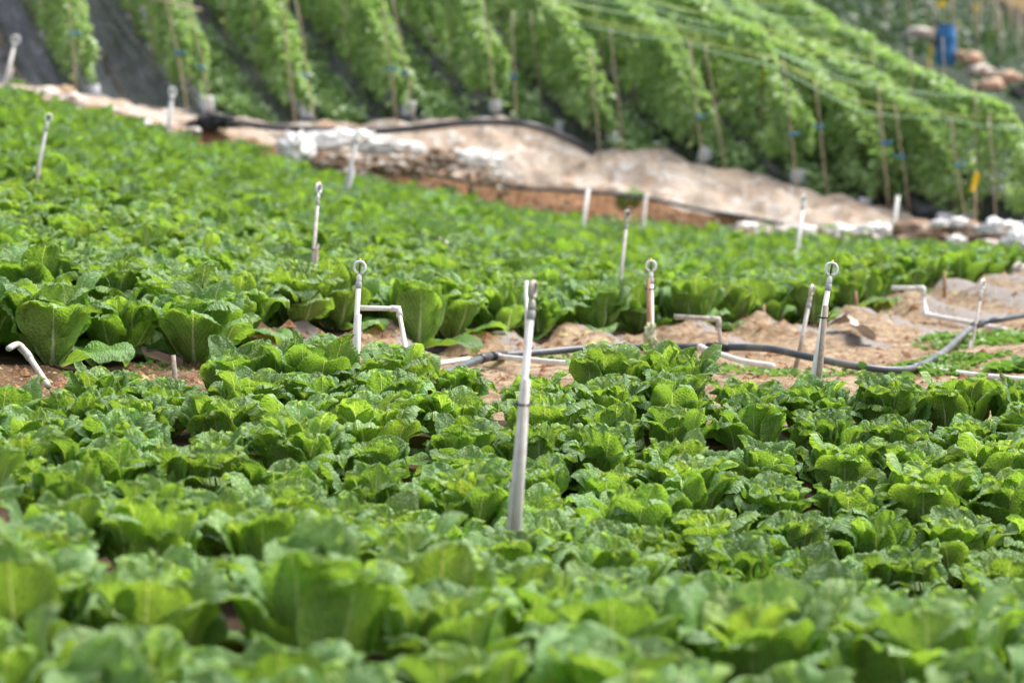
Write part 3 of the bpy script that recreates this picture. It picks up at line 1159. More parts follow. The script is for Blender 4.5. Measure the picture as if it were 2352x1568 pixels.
pipe_thing('lateral_pipe', "lowest white pipe along the foot of the weedy slope", 'pipe', [(2105, 843, gd(2105, 843)), (2230, 860, gd(2230, 860)), (2352, 872, gd(2352, 872)), (2450, 880, gd(2400, 876))], .0145, M_PVC, [0])

hp = [(1000, 868, 11.3), (1060, 842, 11.7), (1110, 822, 12.1), (1140, 817, 12.3), (1230, 810, 12.5), (1350, 800, 12.7), (1500, 797, 12.8), (1650, 797, 12.7), (1760, 800, 12.5),
      (1850, 818, 12.3), (1950, 838, 12.1), (2040, 849, 12.1), (2105, 843, 12.3), (2170, 806, 13), (2240, 746, 14.6), (2300, 733, 14.8), (2352, 723, 15), (2460, 700, 15.4)]
pipe_thing('main_water_pipe', "thick grey blue water pipe curving along the path", 'pipe', hp, .0195, M_HOSE, [2, 3, 7, 12, 14], fitmat=M_DARK)
hp = [(380, 262, 28.9), (450, 268, 28.9), (520, 278, 28.9), (600, 290, 28.9), (700, 298, 28.9), (850, 302, 28.9), (960, 294, 28.9), (1060, 283, 28.9), (1150, 281, 28.9), (1220, 288, 29),
      (1280, 308, 29), (1330, 332, 29.2), (1360, 352, 29.4)]
pipe_thing('black_hose', "thick black hose lying along the top of the bank", 'hose', [(a_, b_, 28.75 if a_ < 1240 else c_) for a_, b_, c_ in hp], .040, M_BHOSE)
hp = [(925, 383, 28.1), (960, 392, 28.1), (1000, 402, 28.1), (1080, 419, 28.1), (1180, 431, 28.0), (1300, 437, 27.9), (1400, 445, 27.8), (1500, 458, 27.6), (1620, 484, 27.2), (1720, 500, 26.8), (1800, 515, 26.5)]
pipe_thing('grey_hose', "thinner grey hose hanging along the orange bank face", 'hose', hp, .022, M_HOSE)

# pegs
for (u, v1, v0, d, lab) in ((398, 815, 858, 10.35, "short pale peg standing in the path soil by the grey film scrap"),
                            (1753, 698, 768, 15.1, "brown peg between two bed ends beside the short bent pipe"),
                            (1965, 668, 716, 15.7, "brown peg behind the leaning ring sprinkler"),
                            (2168, 622, 676, 16.6, "brown peg above the stepped white pipe")):
    T_ = P(u, v1, d)
    B_ = P(u + 3, v0, d)
    G = ground_below(B_, T_)
    m = MB()
    m.tube([G - Vector((0, 0, .08)), T_.lerp(G, .5), T_], [.011, .012, .010], 8)
    r_ = m.build('wooden_peg', M_WOOD if u < 500 else M_PEG)
    tag(r_, lab, 'peg')

# rag on the sprinkler
blob('knotted_rag', "greenish rag knotted round the sprinkler foot", 'rag', P(1493, 775, 12.64), .032, .026, .070, M_RAG, 61, .35, 2.0, None, .45, 4)


# scraps of film
def film(name, label, cat_, pts, mat, wdt=.1, thick=.004, amp=.03, seed=0, cols_=10):
    pts = smooth_path([P(*p) for p in pts], 6)
    V, F = [], []
    n = len(pts)
    for side in (1, -1):
        for i, p in enumerate(pts):
            tdir = (pts[min(i + 1, n - 1)] - pts[max(i - 1, 0)]).normalized()
            s_ = tdir.cross(Vector((0, 0, 1))).normalized()
            up = Vector((0, -.55, .85))
            for j in range(cols_ + 1):
                f = j / cols_ - .5
                tp = min(1, (i + 1) / 4, (n - i) / 4)
                q = p + (s_ * .6 + up * .6) * f * wdt * tp
                q += Vector((0, -.3, 1)) * amp * mn.noise(q * 9 + Vector((seed, 0, 0)))
                q += Vector((0, 0, thick * side))
                V.append(q)
    c1 = cols_ + 1
    for s2 in (0, 1):
        for i in range(n - 1):
            for j in range(cols_):
                a = s2 * n * c1 + i * c1 + j
                f = (a, a + 1, a + c1 + 1, a + c1)
                F.append(f if s2 == 0 else f[::-1])
    m = MB()
    m.add(V, F)
    ob = m.build(name, mat)
    tag(ob, label, cat_)
    return ob


film('film_scrap', "torn grey film scrap on the path soil beside the pale peg", 'plastic scrap', [(325, 800, 10.5), (350, 812, 10.5), (385, 818, 10.4), (420, 822, 10.4)], M_FILM, .10, seed=2)
film('white_ribbon', "white plastic ribbon lying across the upper cabbages", 'ribbon', [(u_, v_, canopy_d(u_, v_, .33)) for u_, v_ in ((948, 527), (975, 540), (1005, 547), (1030, 562), (1045, 570))], M_WBAG, .06, seed=5, amp=.02)
film('pale_film', "crumpled pale film at the foot of the brown peg", 'plastic scrap', [(1905, 740, 14.2), (1950, 728, 14.6), (1975, 760, 14.0), (2010, 765, 13.8)], M_WBAG2, .14, seed=7)

# bags, sacks and rubble along the bank
BAGS = [
    ('plastic_bag', "bulky white plastic bag at the left end of the heap", 'bag', (678, 352, 28.0), .22, .2, .22, M_WBAG, .35, .2),
    ('white_sheet', "long white crumpled sheet behind the pale riser", 'plastic sheet', (790, 330, 28.3), .52, .2, .15, M_WBAG, .3, .25),
    ('white_sheet', "tapering end of the white sheet reaching the brown heap", 'plastic sheet', (905, 345, 28.3), .34, .16, .10, M_WBAG, .3, .25),
    ('white_sheet', "white rumpled sheet hanging over the orange bank", 'plastic sheet', (1075, 372, 28.4), .36, .14, .12, M_WBAG, .5, .3),
    ('soil_clod', "brown clod in front of the long white sheet", 'soil clod', (760, 375, 28.0), .22, .2, .10, M_SACK, .4, .3),
    ('soil_clod', "broad brown earth heap under the riser head", 'soil clod', (920, 385, 28.2), .36, .2, .15, M_SACK, .4, .3),
    ('soil_clod', "brown clump beside the upper end of the grey hose", 'soil clod', (1010, 372, 28.3), .20, .16, .14, M_SACK, .5, .3),
    ('rubbish_bag', "pale rumpled bag low by the cabbage tops", 'bag', (800, 402, 27.9), .2, .15, .08, M_WBAG2, .4, .3),
    ('boulder', "round tan boulder on the bank at the far left", 'boulder', (148, 214, 28.0), .12, .11, .09, M_STONE, .2, .05),
    ('rubbish_bag', "pink white crumpled bag just below the tan boulder", 'bag', (160, 240, 27.6), .19, .15, .11, M_WBAG2, .4, .3),
    ('rubbish_bag', "flat pale bag left of the tan boulder", 'bag', (85, 222, 27.6), .24, .12, .06, M_WBAG2, .4, .3),
    ('rubbish_bag', "pale bag halfway between boulder and cut bank", 'bag', (225, 262, 27.6), .2, .12, .07, M_WBAG2, .4, .3),
    ('rubbish_bag', "small whitish bag beside the orange earth patch", 'bag', (325, 290, 27.6), .13, .1, .06, M_WBAG, .4, .3),
    ('rubbish_bag', "white scrap bag at the start of the rubbish line", 'bag', (1715, 526, 26.6), .14, .1, .06, M_WBAG, .5, .4),
    ('rubbish_bag', "flattened pale bag second along the rubbish line", 'bag', (1775, 532, 26.3), .15, .1, .05, M_WBAG2, .5, .4),
    ('rubbish_bag', "white torn bag before the foot of the hill sheet", 'bag', (1850, 535, 26.2), .17, .1, .07, M_WBAG, .5, .4),
    ('rubbish_bag', "white bag with bluish fold in the rubbish line", 'bag', (1935, 538, 26.0), .18, .12, .08, M_WBAG, .5, .4),
    ('rubbish_bag', "bright torn bag just left of the sandbags", 'bag', (2010, 538, 25.8), .17, .12, .09, M_WBAG, .5, .4),
    ('sandbag', "brown sandbag at the left of the sandbag stack", 'sandbag', (2100, 530, 25.6), .24, .15, .12, M_SACK, .2, .1),
    ('sandbag', "greyish sandbag between two brown ones", 'sandbag', (2150, 540, 25.4), .15, .14, .13, M_SACK2, .25, .1),
    ('sandbag', "big brown sandbag under the white crown bag", 'sandbag', (2215, 535, 25.3), .22, .15, .13, M_SACK, .2, .1),
    ('sandbag', "dark brown sandbag at the right of the stack", 'sandbag', (2290, 550, 25.1), .2, .15, .12, M_SACK, .2, .1),
    ('plastic_bag', "small white bag perched on the big brown sandbag", 'bag', (2200, 513, 25.2), .10, .09, .06, M_WBAG, .4, .2),
    ('plastic_bag', "small white bag on top of the greyish sandbag", 'bag', (2160, 516, 25.2), .10, .08, .05, M_WBAG, .4, .2),
    ('plastic_sheet', "white twisted sheet draped over the last sandbag", 'plastic sheet', (2300, 527, 25.0), .20, .12, .08, M_WBAG, .5, .4),
    ('plastic_sheet', "large bright white sheet spilling to the right margin", 'plastic sheet', (2345, 568, 23.8), .17, .2, .16, M_WBAG, .35, .3),
    ('rubbish_bag', "white bag wedged under the big brown sandbag", 'bag', (2195, 555, 25.0), .10, .08, .06, M_WBAG, .4, .3),
    ('rubbish_bag', "grubby bag in front of the last sandbag", 'bag', (2265, 565, 24.8), .13, .08, .06, M_WBAG2, .4, .3),
    ('rubbish_bag', "crumpled grey white bag behind the last cabbage at right", 'bag', (2345, 628, 19.2), .14, .1, .07, M_WBAG2, .4, .4),
]
for i, (nm, lab, ct, pos, sx, sy, sz, mat, ro, fo) in enumerate(BAGS):
    blob(nm, lab, ct, P(*pos), sx, sy, sz, mat, i + 1, ro, 3.2 if fo > .15 else 2.2, None, fo * 1.3)

# scattered crumbs of torn plastic and clods along the bank
def crumbs(label, zones, mat, seed):
    rg = np.random.default_rng(seed)
    m = MB()
    for (u0, u1, v0, v1, d, n, sz) in zones:
        for i in range(n):
            f = rg.random()
            u = u0 + f * (u1 - u0)
            v = v0(f) + rg.normal(0, v1)
            c = P(u, v, d + rg.uniform(-.2, .2))
            k = sz * rg.uniform(.4, 1.3)
            ring = []
            for a_ in range(6):
                an = a_ * 1.047 + rg.uniform(-.3, .3)
                q = k * rg.uniform(.5, 1.2)
                ring.append(c + Vector((math.cos(an) * q * 1.3, rg.uniform(-.4, .4) * q, math.sin(an) * q * .7)))
            top = c + Vector((rg.uniform(-.3, .3) * k, -k * .6, rg.uniform(-.2, .5) * k))
            bk = c + Vector((0, k * .6, 0))
            m.add([top] + ring + [bk], [(0, 1 + (a_ + 1) % 6, 1 + a_) for a_ in range(6)] + [(7, 1 + a_, 1 + (a_ + 1) % 6) for a_ in range(6)])
    o_ = m.build('debris', mat, smooth=False)
    tag(o_, label, 'debris', kind='stuff')


crumbs("torn white plastic scraps strewn along the bank", [(700, 1180, lambda f: 345 + 55 * f, 14, 28.0, 75, .055), (1690, 2340, lambda f: 528 + 40 * f, 8, 25.6, 110, .05),
       (30, 460, lambda f: 215 + 95 * f, 8, 27.5, 60, .05), (2290, 2360, lambda f: 600 + 30 * f, 12, 19.5, 14, .05)], M_WBAG2, 3)
crumbs("brown clods strewn among the torn plastic", [(720, 1200, lambda f: 375 + 50 * f, 14, 27.9, 90, .05), (2060, 2330, lambda f: 545 + 25 * f, 9, 25.2, 45, .05),
       (1150, 1800, lambda f: 470 + 50 * f, 10, 27.4, 60, .035)], M_SACK, 4)

# hanging black film at the corner of the hill
blob('crumpled_black_film', "bundle of crumpled black film hanging over the bank", 'plastic film', P(497, 285, 28.0), .24, .12, .075, M_BLACKFILM, 33, .5, 3.4, None, .7, 5, 0)


# ------------------------------------------------------------------ leafy plants on the hill
def leaf_cloud(cent, dirs, size, rg, fold=.35, asp=.95):
    """cent (n,3), dirs (n,3) tip directions -> verts, tris of folded pointed leaves"""
    n = len(cent)
    d = dirs / (np.linalg.norm(dirs, axis=1, keepdims=True) + 1e-9)
    up = np.tile(np.array([0, 0, 1.0]), (n, 1)) + rg.normal(0, .45, (n, 3))
    s_ = np.cross(d, up)
    s_ /= np.linalg.norm(s_, axis=1, keepdims=True) + 1e-9
    nn = np.cross(s_, d)
    L = size[:, None]
    base_ = cent - d * L * .45
    V = np.stack([base_, base_ + d * L * .32 + s_ * L * asp * .45 + nn * L * fold * .25,
                  base_ + d * L * .72 + s_ * L * asp * .27 + nn * L * fold * .12 - np.array([0, 0, 1]) * L * .05,
                  base_ + d * L - np.array([0, 0, 1]) * L * .14,
                  base_ + d * L * .72 - s_ * L * asp * .27 + nn * L * fold * .12 - np.array([0, 0, 1]) * L * .05,
                  base_ + d * L * .32 - s_ * L * asp * .45 + nn * L * fold * .25], 1)
    b_ = (np.arange(n) * 6)[:, None]
    F = np.concatenate([b_ + np.array([0, 1, 2]), b_ + np.array([0, 2, 3]), b_ + np.array([0, 3, 4]), b_ + np.array([0, 4, 5])], 1).reshape(-1, 3)
    tint = np.repeat(np.clip(rg.normal(.5, .25, n), 0, 1), 6)
    return V.reshape(-1, 3), F, tint


RVn = np.array(RV)
LAT = np.array([1.0, RV.x * -1 * 0, -.12])          # across the rows, falling to the right


def bean_mesh(seed, length, hgt=1.34, half=.155, dens=900):
    rg = np.random.default_rng(seed)
    n = int(length * dens * 1.7)
    t = rg.random(n) * length
    hz = rg.random(n)
    sd_ = rg.choice([-1, 1], n)
    side = sd_ * (half * (.55 + .55 * rg.random(n)))
    top = rg.random(n) < .22
    lump = np.array([mn.noise(Vector((a * 2.3, seed * 3.1, b_ * 2.6))) for a, b_ in zip(t, hz)])
    tl = np.array([mn.noise(Vector((a * 1.1, seed * 5.1, 7))) for a in t])
    H = hgt * (1 + .16 * tl)
    H = H * np.clip(.62 + t * .34, 0, 1)
    z = .16 + hz ** .85 * (H - .16)
    z = np.where(top, H - rg.random(n) * .12, z)
    prof = np.sqrt(np.clip(1.08 - (np.abs(z / H - .45) / .62) ** 2.6, .05, 1))
    side = np.where(top, rg.uniform(-1, 1, n) * half * .8, side * prof) * (1 + .55 * lump)
    keep_ = rg.random(n) < np.clip(.72 + 2.8 * lump, .04, 1)
    t, side, z, top = t[keep_], side[keep_], z[keep_], top[keep_]
    n = len(t)
    cent = t[:, None] * RVn + side[:, None] * LAT + z[:, None] * np.array([0, 0, 1.0])
    d = np.sign(side)[:, None] * LAT * .8 + np.array([0, -.25, -.55]) + rg.normal(0, .45, (n, 3))
    d[top] += np.array([0, 0, .75])
    sz = rg.uniform(.07, .12, n)
    return leaf_cloud(cent, d, sz, rg)


BEANS = [bean_mesh(40 + i, 10.5) for i in range(3)]
BEANME = [mesh_np('foliage', v, f, M_BEAN, n=3, attrs={"leaf_tint": t}, smooth=True) for v, f, t in BEANS]
ROWN = ["narrow", "second", "third", "fourth", "fifth", "sixth", "seventh", "eighth", "ninth", "tenth", "eleventh", "twelfth"]
rowlab = ["bean row standing alone on black film, first from the left"] + \
         ["staked climbing bean row, %s from the left" % ORD[i] for i in range(1, 11)]
STK = {}
SLOPE = []
for i, u in enumerate(ROWS_K[1:]):
    b0 = hill(u, .12)
    t = thing('bean_row', rowlab[i], 'bean row', b0, 'staked bean rows on the hillside')
    link(BEANME[i % 3], 'foliage', t)
    t.scale = (1, 1, rng.uniform(.92, 1.04) * (1 if i < 8 else .86))
    # main stems and drooping vines as a thin woody part
    m = MB()
    for k in range(9):
        q = b0 + RV * (.25 + k * .45)
        m.tube([q + Vector((0, 0, -.02)), q + Vector((rng.uniform(-.05, .05), 0, .5)), q + Vector((rng.uniform(-.08, .08), 0, 1.1))], [.008, .006, .004], 5)
    m.build('stem', M_BAMBOO, t)
    # stakes
    for j in range(5):
        tt = -.04 + j * 1.25 + rng.uniform(-.12, .22)
        for s_ in (-1, 1):
            if (s_ == 1 and j > 2) or (i > 6 and s_ == -1 and j > 2) or (i == 0 and s_ == 1 and j == 0) or (j > 0 and i > 4 and rng.random() < .35):
                continue
            if j == 0:
                tt = -.30 + rng.uniform(-.05, .05)
            q = hill(u, .12) + RV * tt + Vector((s_ * (.14 if j == 0 else .2) + rng.uniform(-.04, .04), 0, 0))
            lean = Vector((-.10 + rng.uniform(-.10, .09), rng.uniform(-.05, .12), 1.0)).normalized()
            hh = (1.75 if i < 5 else 1.42) + rng.uniform(-.22, .2)
            g0 = Vector((q.x, q.y, gz(q.x, q.y)))
            lab = "bamboo stake %s the %s bean row, %s stake up the slope" % ("left of" if s_ < 0 else "right of", ORD[i], ORD[j])
            sroot = thing('bamboo_stake', lab, 'stake', g0, 'bamboo stakes of the bean rows')
            mm = MB()
            pts = [g0 - lean * .1]
            for k in range(1, 6):
                pts.append(g0 + lean * hh * k / 5 + Vector((rng.uniform(-.012, .012), 0, 0)))
            mm.tube(pts, [.0105, .010, .0095, .009, .0085, .008], 7)
            mm.build('cane', M_BAMBOO, sroot)
            if j < 2 and rng.random() < .5:
                tm = MB()
                cc = g0 + lean * (.72 + rng.uniform(-.08, .08))
                for a_ in range(3):
                    tm.tube([cc + Vector((.024 * math.cos(x * 1.05), .024 * math.sin(x * 1.05), .012 * a_)) for x in range(7)], .006, 5, caps=False)
                tm.tube([cc + Vector((.02, -.01, 0)), cc + Vector((-s_ * .10, .02, .03))], .007, 5)
                tm.build('tie', M_BLUETIE, sroot)
            STK[(i, j, s_)] = g0 + lean * (hh - .06)

# twine lines across the rows
for cnt in range(16):
    tt = .5 + .33 * cnt + rng.uniform(-.08, .08)
    i0 = (2 if cnt > 2 else 5 - cnt)
    pts = []
    for i in range(i0, 11 if cnt < 3 else 10):
        p = hill(ROWS_K[1 + i], .12) + RV * tt
        hgt = (1.58 if i < 5 else 1.34 - .02 * i if i < 7 else 1.16 if i < 8 else .98) + rng.uniform(-.03, .06) + .06 * (cnt % 3)
        pts.append(Vector((p.x, p.y, p.z + hgt)))
    full = []
    for a_, b_ in zip(pts[:-1], pts[1:]):
        for k in range(4):
            f = k / 4
            full.append(a_.lerp(b_, f) + Vector((0, 0, -.025 * math.sin(math.pi * f))))
    full.append(pts[-1])
    m = MB()
    m.tube(full, .0078, 5)
    r_ = m.build('twine_line', M_STRING if cnt % 2 == 0 else M_YSTRING)
    tag(r_, "%s twine over the bean rows, %s line counted up the slope" % ("pale green" if cnt % 2 == 0 else "yellow green", ORD[cnt]),
        'twine', 'twine lines over the bean rows')
# bamboo rail at the top of the second row
m = MB()
m.tube([P(320, -8, 30.2), P(400, 8, 30.0), P(462, 24, 29.9)], .016, 6)
r_ = m.build('bamboo_rail', M_BAMBOO)
tag(r_, "bamboo rail slanting across the second bean row", 'bamboo rail')


# white grow bags at the row ends
def grow_bag(label, c, s_, rz, tilt=.0):
    root = thing('grow_bag', label, 'grow bag', c, 'white grow bags at the bean row ends')
    m = MB()
    n = 10
    V = []
    rings = [(0, .86), (.12, 1.0), (.55, 1.02), (.86, .96), (1.0, .90), (.97, .80)]
    for (h, k) in rings:
        for a_ in range(n):
            ang = 2 * math.pi * a_ / n
            sq = 1 / max(abs(math.cos(ang)), abs(math.sin(ang))) ** .7
            x, y = math.cos(ang) * s_ * .5 * k * sq, math.sin(ang) * s_ * .5 * k * sq
            x += .02 * mn.noise(Vector((a_, h * 3, c[0])))
            V.append((c[0] + x * math.cos(rz) - y * math.sin(rz) + tilt * h * s_, c[1] + x * math.sin(rz) + y * math.cos(rz), c[2] + h * s_ * 1.15))
    F = []
    for i in range(len(rings) - 1):
        for a_ in range(n):
            F.append((i * n + a_, i * n + (a_ + 1) % n, (i + 1) * n + (a_ + 1) % n, (i + 1) * n + a_))
    F.append(tuple(range(n))[::-1])
    m.add(V, F)
    m.build('bag', M_GROW, root)
    k = MB()
    k.add([V[(len(rings) - 1) * n + a_] for a_ in range(n)], [tuple(range(n))])
    k.build('potting_soil', M_SOIL, root)


gb = [(0, .16, .10, .17), (1, .16, .12, .19), (2, .14, .12, .19), (3, .16, .18, .19), (4, .05, .2, .17), (5, .22, .12, .19), (6, .10, .15, .2), (7, .05, .16, .2),
      (8, -.22, .12, .18), (9, -.2, .12, .18), (6, -.3, .5, .18), (5, -.28, .6, .18), (8, .2, .2, .18), (9, .15, .3, .18), (10, -.2, .2, .18)]
for q, (i, dx, tt, s_) in enumerate(gb):
    p = hill(ROWS_K[1 + i], .12) + RV * tt + Vector((dx, 0, 0))
    z = gz(p.x, p.y)
    side = "right" if dx > 0 else "left"
    grow_bag("white grow bag at the lower %s corner of the %s bean row" % (side, ORD[i]), (p.x, p.y, z - .01), s_ * rng.uniform(.72, .95), rng.uniform(-.6, .6), rng.uniform(-.1, .3))

# low untrained plants lying in the furrows
def low_strip(seed, t0, t1, halfw=.27):
    rg = np.random.default_rng(seed)
    n = int((t1 - t0) * 620)
    t = t0 + rg.random(n) * (t1 - t0)
    lump = np.array([mn.noise(Vector((a * 2.2, seed, 1))) for a in t])
    keep_ = lump > -.22
    t = t[keep_]
    lump = lump[keep_]
    n = len(t)
    side = rg.normal(0, halfw * .55, n) * (1 + lump)
    z = np.abs(rg.normal(0, .09, n)) * (1 + lump) + .05
    z = z + .06
    cent = t[:, None] * RVn + side[:, None] * LAT + z[:, None] * np.array([0, 0, 1.0])
    d = np.stack([np.sign(side) * .5, np.full(n, -.3), np.full(n, .05)], 1) + rg.normal(0, .6, (n, 3))
    return leaf_cloud(cent, d, rg.uniform(.07, .11, n), rg)


LOWP = [(575, 0.1, 3.2, "pale low bean vines in the furrow after the second row"), (812, .1, 4.5, "pale low vines in the furrow between third and fourth rows"),
        (1045, .1, 5, "pale low vines in the furrow between fourth and fifth rows"), (1500, .1, 3.5, "pale low vines below the sixth and seventh rows"),
        (1262, .3, 4, "sparse low vines in the furrow before the sixth row"), (1740, .1, 2.5, "low vines in the furrow between seventh and eighth rows"),
        (1950, .1, 2.5, "low vines in the furrow between eighth and ninth rows")]
for i, (u, t0, t1, lab) in enumerate(LOWP):
    v, f, ti = low_strip(70 + i, t0, t1)
    b0 = hill(u, 0) - Vector((0, 0, .16))
    me = mesh_np('low_vine', v, f, M_BEANLOW, n=3, attrs={"leaf_tint": ti})
    r_ = link(me, 'low_vine', loc=b0)
    tag(r_, lab, 'low vine', 'low vines in the furrows')

# creases in the film with dry litter (left furrows)
for (u, lab) in ((70, "dark ragged crease of film with dry litter, near the left margin"), (322, "dark ragged crease of film between first and second rows")):
    m = MB()
    pts = []
    rad = []
    for k in range(24):
        t = .05 + k * .16
        p = hill(u, t)
        pts.append(Vector((p.x + .02 * math.sin(k * 1.9), p.y, gz(p.x, p.y) + .0)))
        rad.append(.045 + .02 * math.sin(k * 2.3) + .012 * math.sin(k * 5.1))
    m.tube(pts, rad, 8, squash=1.0)
    r_ = m.build('film_crease', simple("littered_film_%d" % u, (.05, .045, .045), .6, .5, 14, bump=.8, dirt=(.16, .09, .06), dirtamt=.8))
    tag(r_, lab, 'film crease')


# weeds
def weed(label, c, spread, hgt, n, size, seed, mat=None, name='weed'):
    rg = np.random.default_rng(seed)
    a = rg.uniform(0, 6.28, n)
    rr_ = np.sqrt(rg.random(n)) * spread
    cent = np.stack([c[0] + rr_ * np.cos(a), c[1] + rr_ * np.sin(a) * .8, np.zeros(n)], 1)
    for i in range(n):
        cent[i, 2] = gz(cent[i, 0], cent[i, 1]) + rg.random() * hgt * (1 - rr_[i] / spread * .7)
    d = np.stack([np.cos(a) * .7, np.sin(a) * .7, rg.uniform(-.1, .9, n)], 1)
    v, f, t = leaf_cloud(cent, d, rg.uniform(.6, 1.2, n) * size, rg)
    c = Vector(c)
    me_ = mesh_np(name, v - np.array(c), f, mat or M_WEED, n=3, attrs={"leaf_tint": t})
    ob = link(me_, name, loc=c)
    tag(ob, label, 'weed')
    return ob


def on_ground(u, v, d0=9, d1=33):
    a = P(u, v, 1) - Vector((0, 0, CAMZ))
    h = BVH.ray_cast(Vector((0, 0, CAMZ)) + a * d0 * .98, a.normalized())
    return h[0] if h[0] is not None else P(u, v, 12)


weed("leafy green weed growing from the beige bank sheet", P(1450, 392, 28.4), .16, .16, 90, .07, 1)
weed("small weed on the path beside the rag sprinkler", on_ground(1385, 806), .14, .06, 90, .045, 2)
weed("low weed at the foot of the sandy bed ends", on_ground(1310, 830, 10.8), .16, .04, 60, .04, 3)
weed("tiny weeds on the sandy mound by the first pipe frame", on_ground(700, 800), .16, .03, 70, .025, 4)
weed("weed by the film scrap on the path", on_ground(375, 842), .12, .03, 60, .025, 5)
weed("weeds under the curve of the grey pipe", on_ground(1720, 855, 10.8), .25, .05, 120, .045, 6)
weed("weeds along the grey pipe before the leaning sprinkler", on_ground(1960, 858, 10.8), .3, .06, 120, .045, 7)
for k, (u, v, s_, n, lab) in enumerate([(2180, 835, .32, 300, "green weeds at the bottom of the weedy slope"), (2230, 790, .35, 320, "green weed patch around the thin riser"),
                                        (2310, 790, .3, 220, "green weeds under the stepped white pipe"), (2330, 850, .15, 60, "broad leaved weed at the right margin of the slope"),
                                        (2150, 858, .2, 120, "short weeds beside the lowest white pipe")]):
    weed(lab, on_ground(u, v), s_, .07, n, .05 if k != 3 else .09, 20 + k)
for k, (u, v, lab) in enumerate([(500, 268, "sprig of weed beside the black film bundle"), (840, 290, "weeds behind the black hose near the third low vine"), (815, 372, "weed sprouting among the white sheets"),
                                 (905, 392, "second weed among the rubble, beside the brown heap"), (610, 318, "sprig hanging below the black hose"), (44, 205, "weed behind the farthest left riser"), (1110, 700, "weed behind")][:6]):
    weed(lab, P(u, v, 28.2), .10, .10, 45, .06, 40 + k)

# soil crumbs, stones and fallen leaves on the path
def scatter(label, cat_, n, size, mat, seed, flat=.7, keys=('E', 'E2', 'F')):
    rg = np.random.default_rng(seed)
    m = MB()
    for i in range(n):
        u = rg.uniform(-60, 2420)
        k_ = int(rg.integers(0, len(keys) - 1))
        p = lp(keys[k_], u).lerp(lp(keys[k_ + 1], u), rg.random())
        p = Vector((p.x, p.y, gz(p.x, p.y)))
        r_ = size * float(rg.choice([.35, .5, .7, 1.0, 1.6], p=[.35, .3, .2, .1, .05]))
        vs = [p + Vector((math.cos(a_) * r_ * rg.uniform(.7, 1.3), math.sin(a_) * r_ * rg.uniform(.7, 1.3), -.2 * r_)) for a_ in np.arange(6) * 1.047 + rg.uniform(0, 1)]
        m.add(vs + [p + Vector((rg.uniform(-.3, .3) * r_, rg.uniform(-.3, .3) * r_, r_ * flat))], [(a_, (a_ + 1) % 6, 6) for a_ in range(6)])
    o_ = m.build('gravel' if cat_ != 'leaf litter' else 'fallen_leaves', mat, smooth=False)
    tag(o_, label, cat_, kind='stuff')


scatter("loose soil crumbs and small stones strewn on the path", 'soil crumbs', 1500, .026, M_BANK, 8)
scatter("pale small stones strewn on the path", 'stones', 500, .018, M_STONE, 9)
scatter("dry fallen cabbage leaf scraps on the path", 'leaf litter', 130, .05, simple("dead_leaf", (.42, .36, .14), .7, .5, 20), 10, .25)

# ------------------------------------------------------------------ far things
def far(u, v, d):
    return P(u, v, d)


D0 = 46.2
root = thing('plastic_drum', "blue plastic drum standing beyond the bean hill", 'drum', P(2172, 152, D0))
m = MB()
c = P(2172, 152, D0)
rd = .185
prof = [(.0, .88), (.02, .96), (.10, 1), (.22, 1.0), (.24, 1.035), (.27, 1.0), (.52, 1.0), (.54, 1.035), (.57, 1.0), (.70, .99), (.76, .93), (.78, .93)]
m.tube([c + Vector((0, 0, h)) for h, k in prof], [rd * k for h, k in prof], 28)
m.build('drum_shell', M_DRUM, root)
m = MB()
m.tube([c + Vector((0, 0, .778)), c + Vector((0, 0, .785)), c + Vector((0, 0, .81))], [rd * .95, rd * .97, rd * .95], 28)
m.build('lid', M_DARK, root)
m = MB()
m.box(P(2148, 85, D0 - .05), .05, .03, .42, rz=.2)
r_ = m.build('brown_board', M_PEG)
tag(r_, "reddish brown board leaning on the blue drum", 'board')

FB = [("white cover sheet just left of the blue drum", 'plastic_sheet', 'plastic sheet', (2110, 78, 46), .22, .15, .12, M_WBAG2),
      ("topmost pale sack of the heap beyond the beans", 'cloth_sack', 'sack', (2230, 138, 46), .22, .2, .13, M_SACK2),
      ("white folded sack in the middle of the far heap", 'cloth_sack', 'sack', (2250, 165, 45.8), .26, .2, .12, M_WBAG2),
      ("reddish sack at the lower end of the far heap", 'cloth_sack', 'sack', (2310, 182, 45.8), .30, .2, .12, M_SACK2),
      ("small pinkish sack right beside the drum foot", 'cloth_sack', 'sack', (2205, 125, 46), .10, .1, .06, M_SACK2),
      ("tan sack showing between bean leaves below the heap", 'cloth_sack', 'sack', (2270, 200, 45.5), .28, .2, .12, M_SACK2),
      ("dark film bundle under the far heap", 'film_bundle', 'plastic film', (2345, 215, 45.5), .16, .2, .14, M_BLACKFILM)]
for i, (lab, nm, ct, pos, sx, sy, sz, mat) in enumerate(FB):
    blob(nm, lab, ct, P(*pos), sx, sy, sz, mat, i + 51, .4, 2.2, None, .35, rz=-.2)

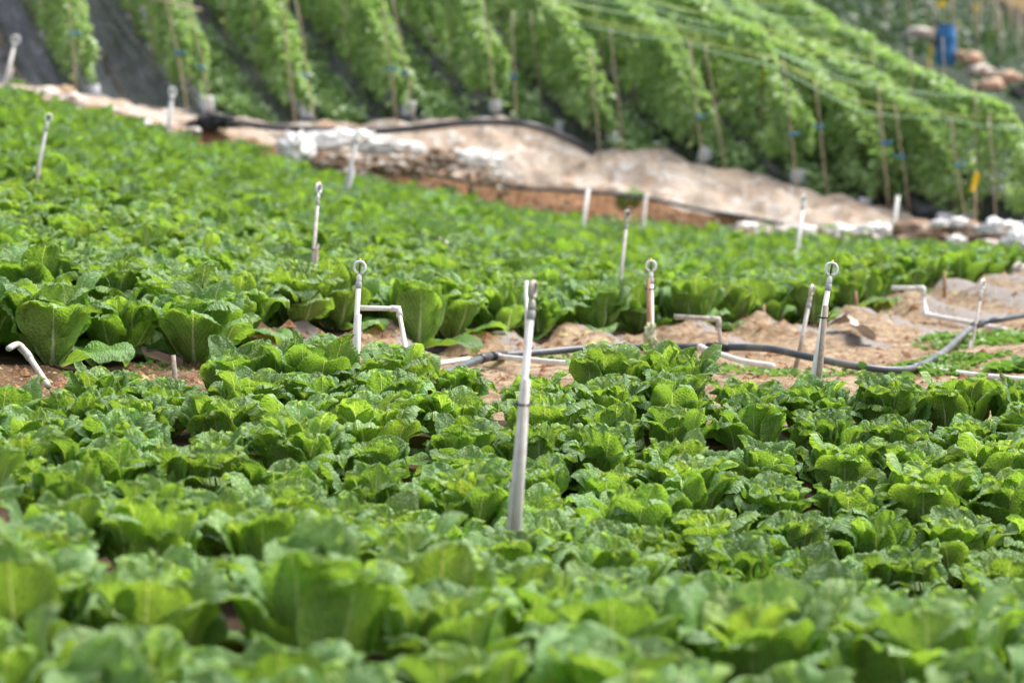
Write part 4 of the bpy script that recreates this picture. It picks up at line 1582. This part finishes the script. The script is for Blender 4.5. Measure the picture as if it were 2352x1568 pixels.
# yellow sticky sheets
for (u, v, d, w_, h_, lab) in ((2164, 9, 60, .22, .17, "yellow sticky sheet above the blue drum"), (2240, 19, 66, .15, .17, "yellow sheet against the dark far bank"),
                               (2198, 66, 50, .06, .24, "folded yellow strip beside the blue drum"), (2136, 130, 42, .05, .36, "yellow strip hanging above the last bean rows"),
                               (2240, 418, 25.9, .07, .20, "yellow strip on a stake of the lower right rows"), (1753, 172, 29.6, .05, .20, "yellow strip amid the upper bean rows")):
    c = P(u, v, d)
    root = thing('yellow_trap', lab, 'insect trap', c - Vector((0, 0, h_ * .8)), 'yellow insect traps')
    m = MB()
    n_ = 5
    for i in range(n_):
        a0_, a1_ = i / n_ - .5, (i + 1) / n_ - .5
        m.add([c + Vector((w_ * (x - .0) + .02 * math.sin(zz * 3), .03 * math.sin(x * 5 + zz * 2) + yy, h_ * zz)) for yy in (0, .006) for (x, zz) in ((a0_, -.5), (a1_, -.5), (a1_, .5), (a0_, .5))],
              [(0, 1, 2, 3), (7, 6, 5, 4)])
    m.build('sticky_sheet', M_TRAP, root)
    k = MB()
    gl = max(.6, min(2.0, c.z - gz(c.x, c.y, FBVH if d > 45 else BVH)))
    k.tube([c + Vector((0, .02, h_ * .6)), c + Vector((0.02, .02, -gl))], .012, 6)
    k.build('pole', M_BAMBOO, root)

# dark far crop as one mass, plus its poles
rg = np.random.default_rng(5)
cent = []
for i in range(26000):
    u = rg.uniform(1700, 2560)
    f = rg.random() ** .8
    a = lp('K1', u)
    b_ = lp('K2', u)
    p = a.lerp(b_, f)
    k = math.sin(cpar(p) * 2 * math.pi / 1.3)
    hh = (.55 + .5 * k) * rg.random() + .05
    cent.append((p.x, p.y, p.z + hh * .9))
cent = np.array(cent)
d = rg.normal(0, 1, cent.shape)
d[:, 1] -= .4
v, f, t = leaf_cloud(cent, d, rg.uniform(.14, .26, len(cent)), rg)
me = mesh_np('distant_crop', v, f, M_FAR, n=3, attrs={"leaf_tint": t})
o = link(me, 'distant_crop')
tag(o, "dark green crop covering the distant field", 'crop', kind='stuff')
k = 0
for i in range(28):
    u = 2030 + (i * 53) % 330 + rng.uniform(-8, 8)
    f = .10 + .85 * i / 28
    a = lp('K1', u).lerp(lp('K2', u), f)
    uu_, vv_, dd_ = proj(a + Vector((0, 0, 1.2)))
    if vv_ < -40 or uu_ > 2370:
        continue
    m = MB()
    m.tube([a, a + Vector((rng.uniform(-.1, .1), 0, 1.9))], .026, 6)
    r_ = m.build('field_pole', M_BAMBOO)
    nm_ = (list(ORD) + ["last"] * 20)[k]
    tag(r_, "thin grey pole in the dark far field, %s counted from the near side" % nm_, 'pole', 'poles in the far field')
    k += 1
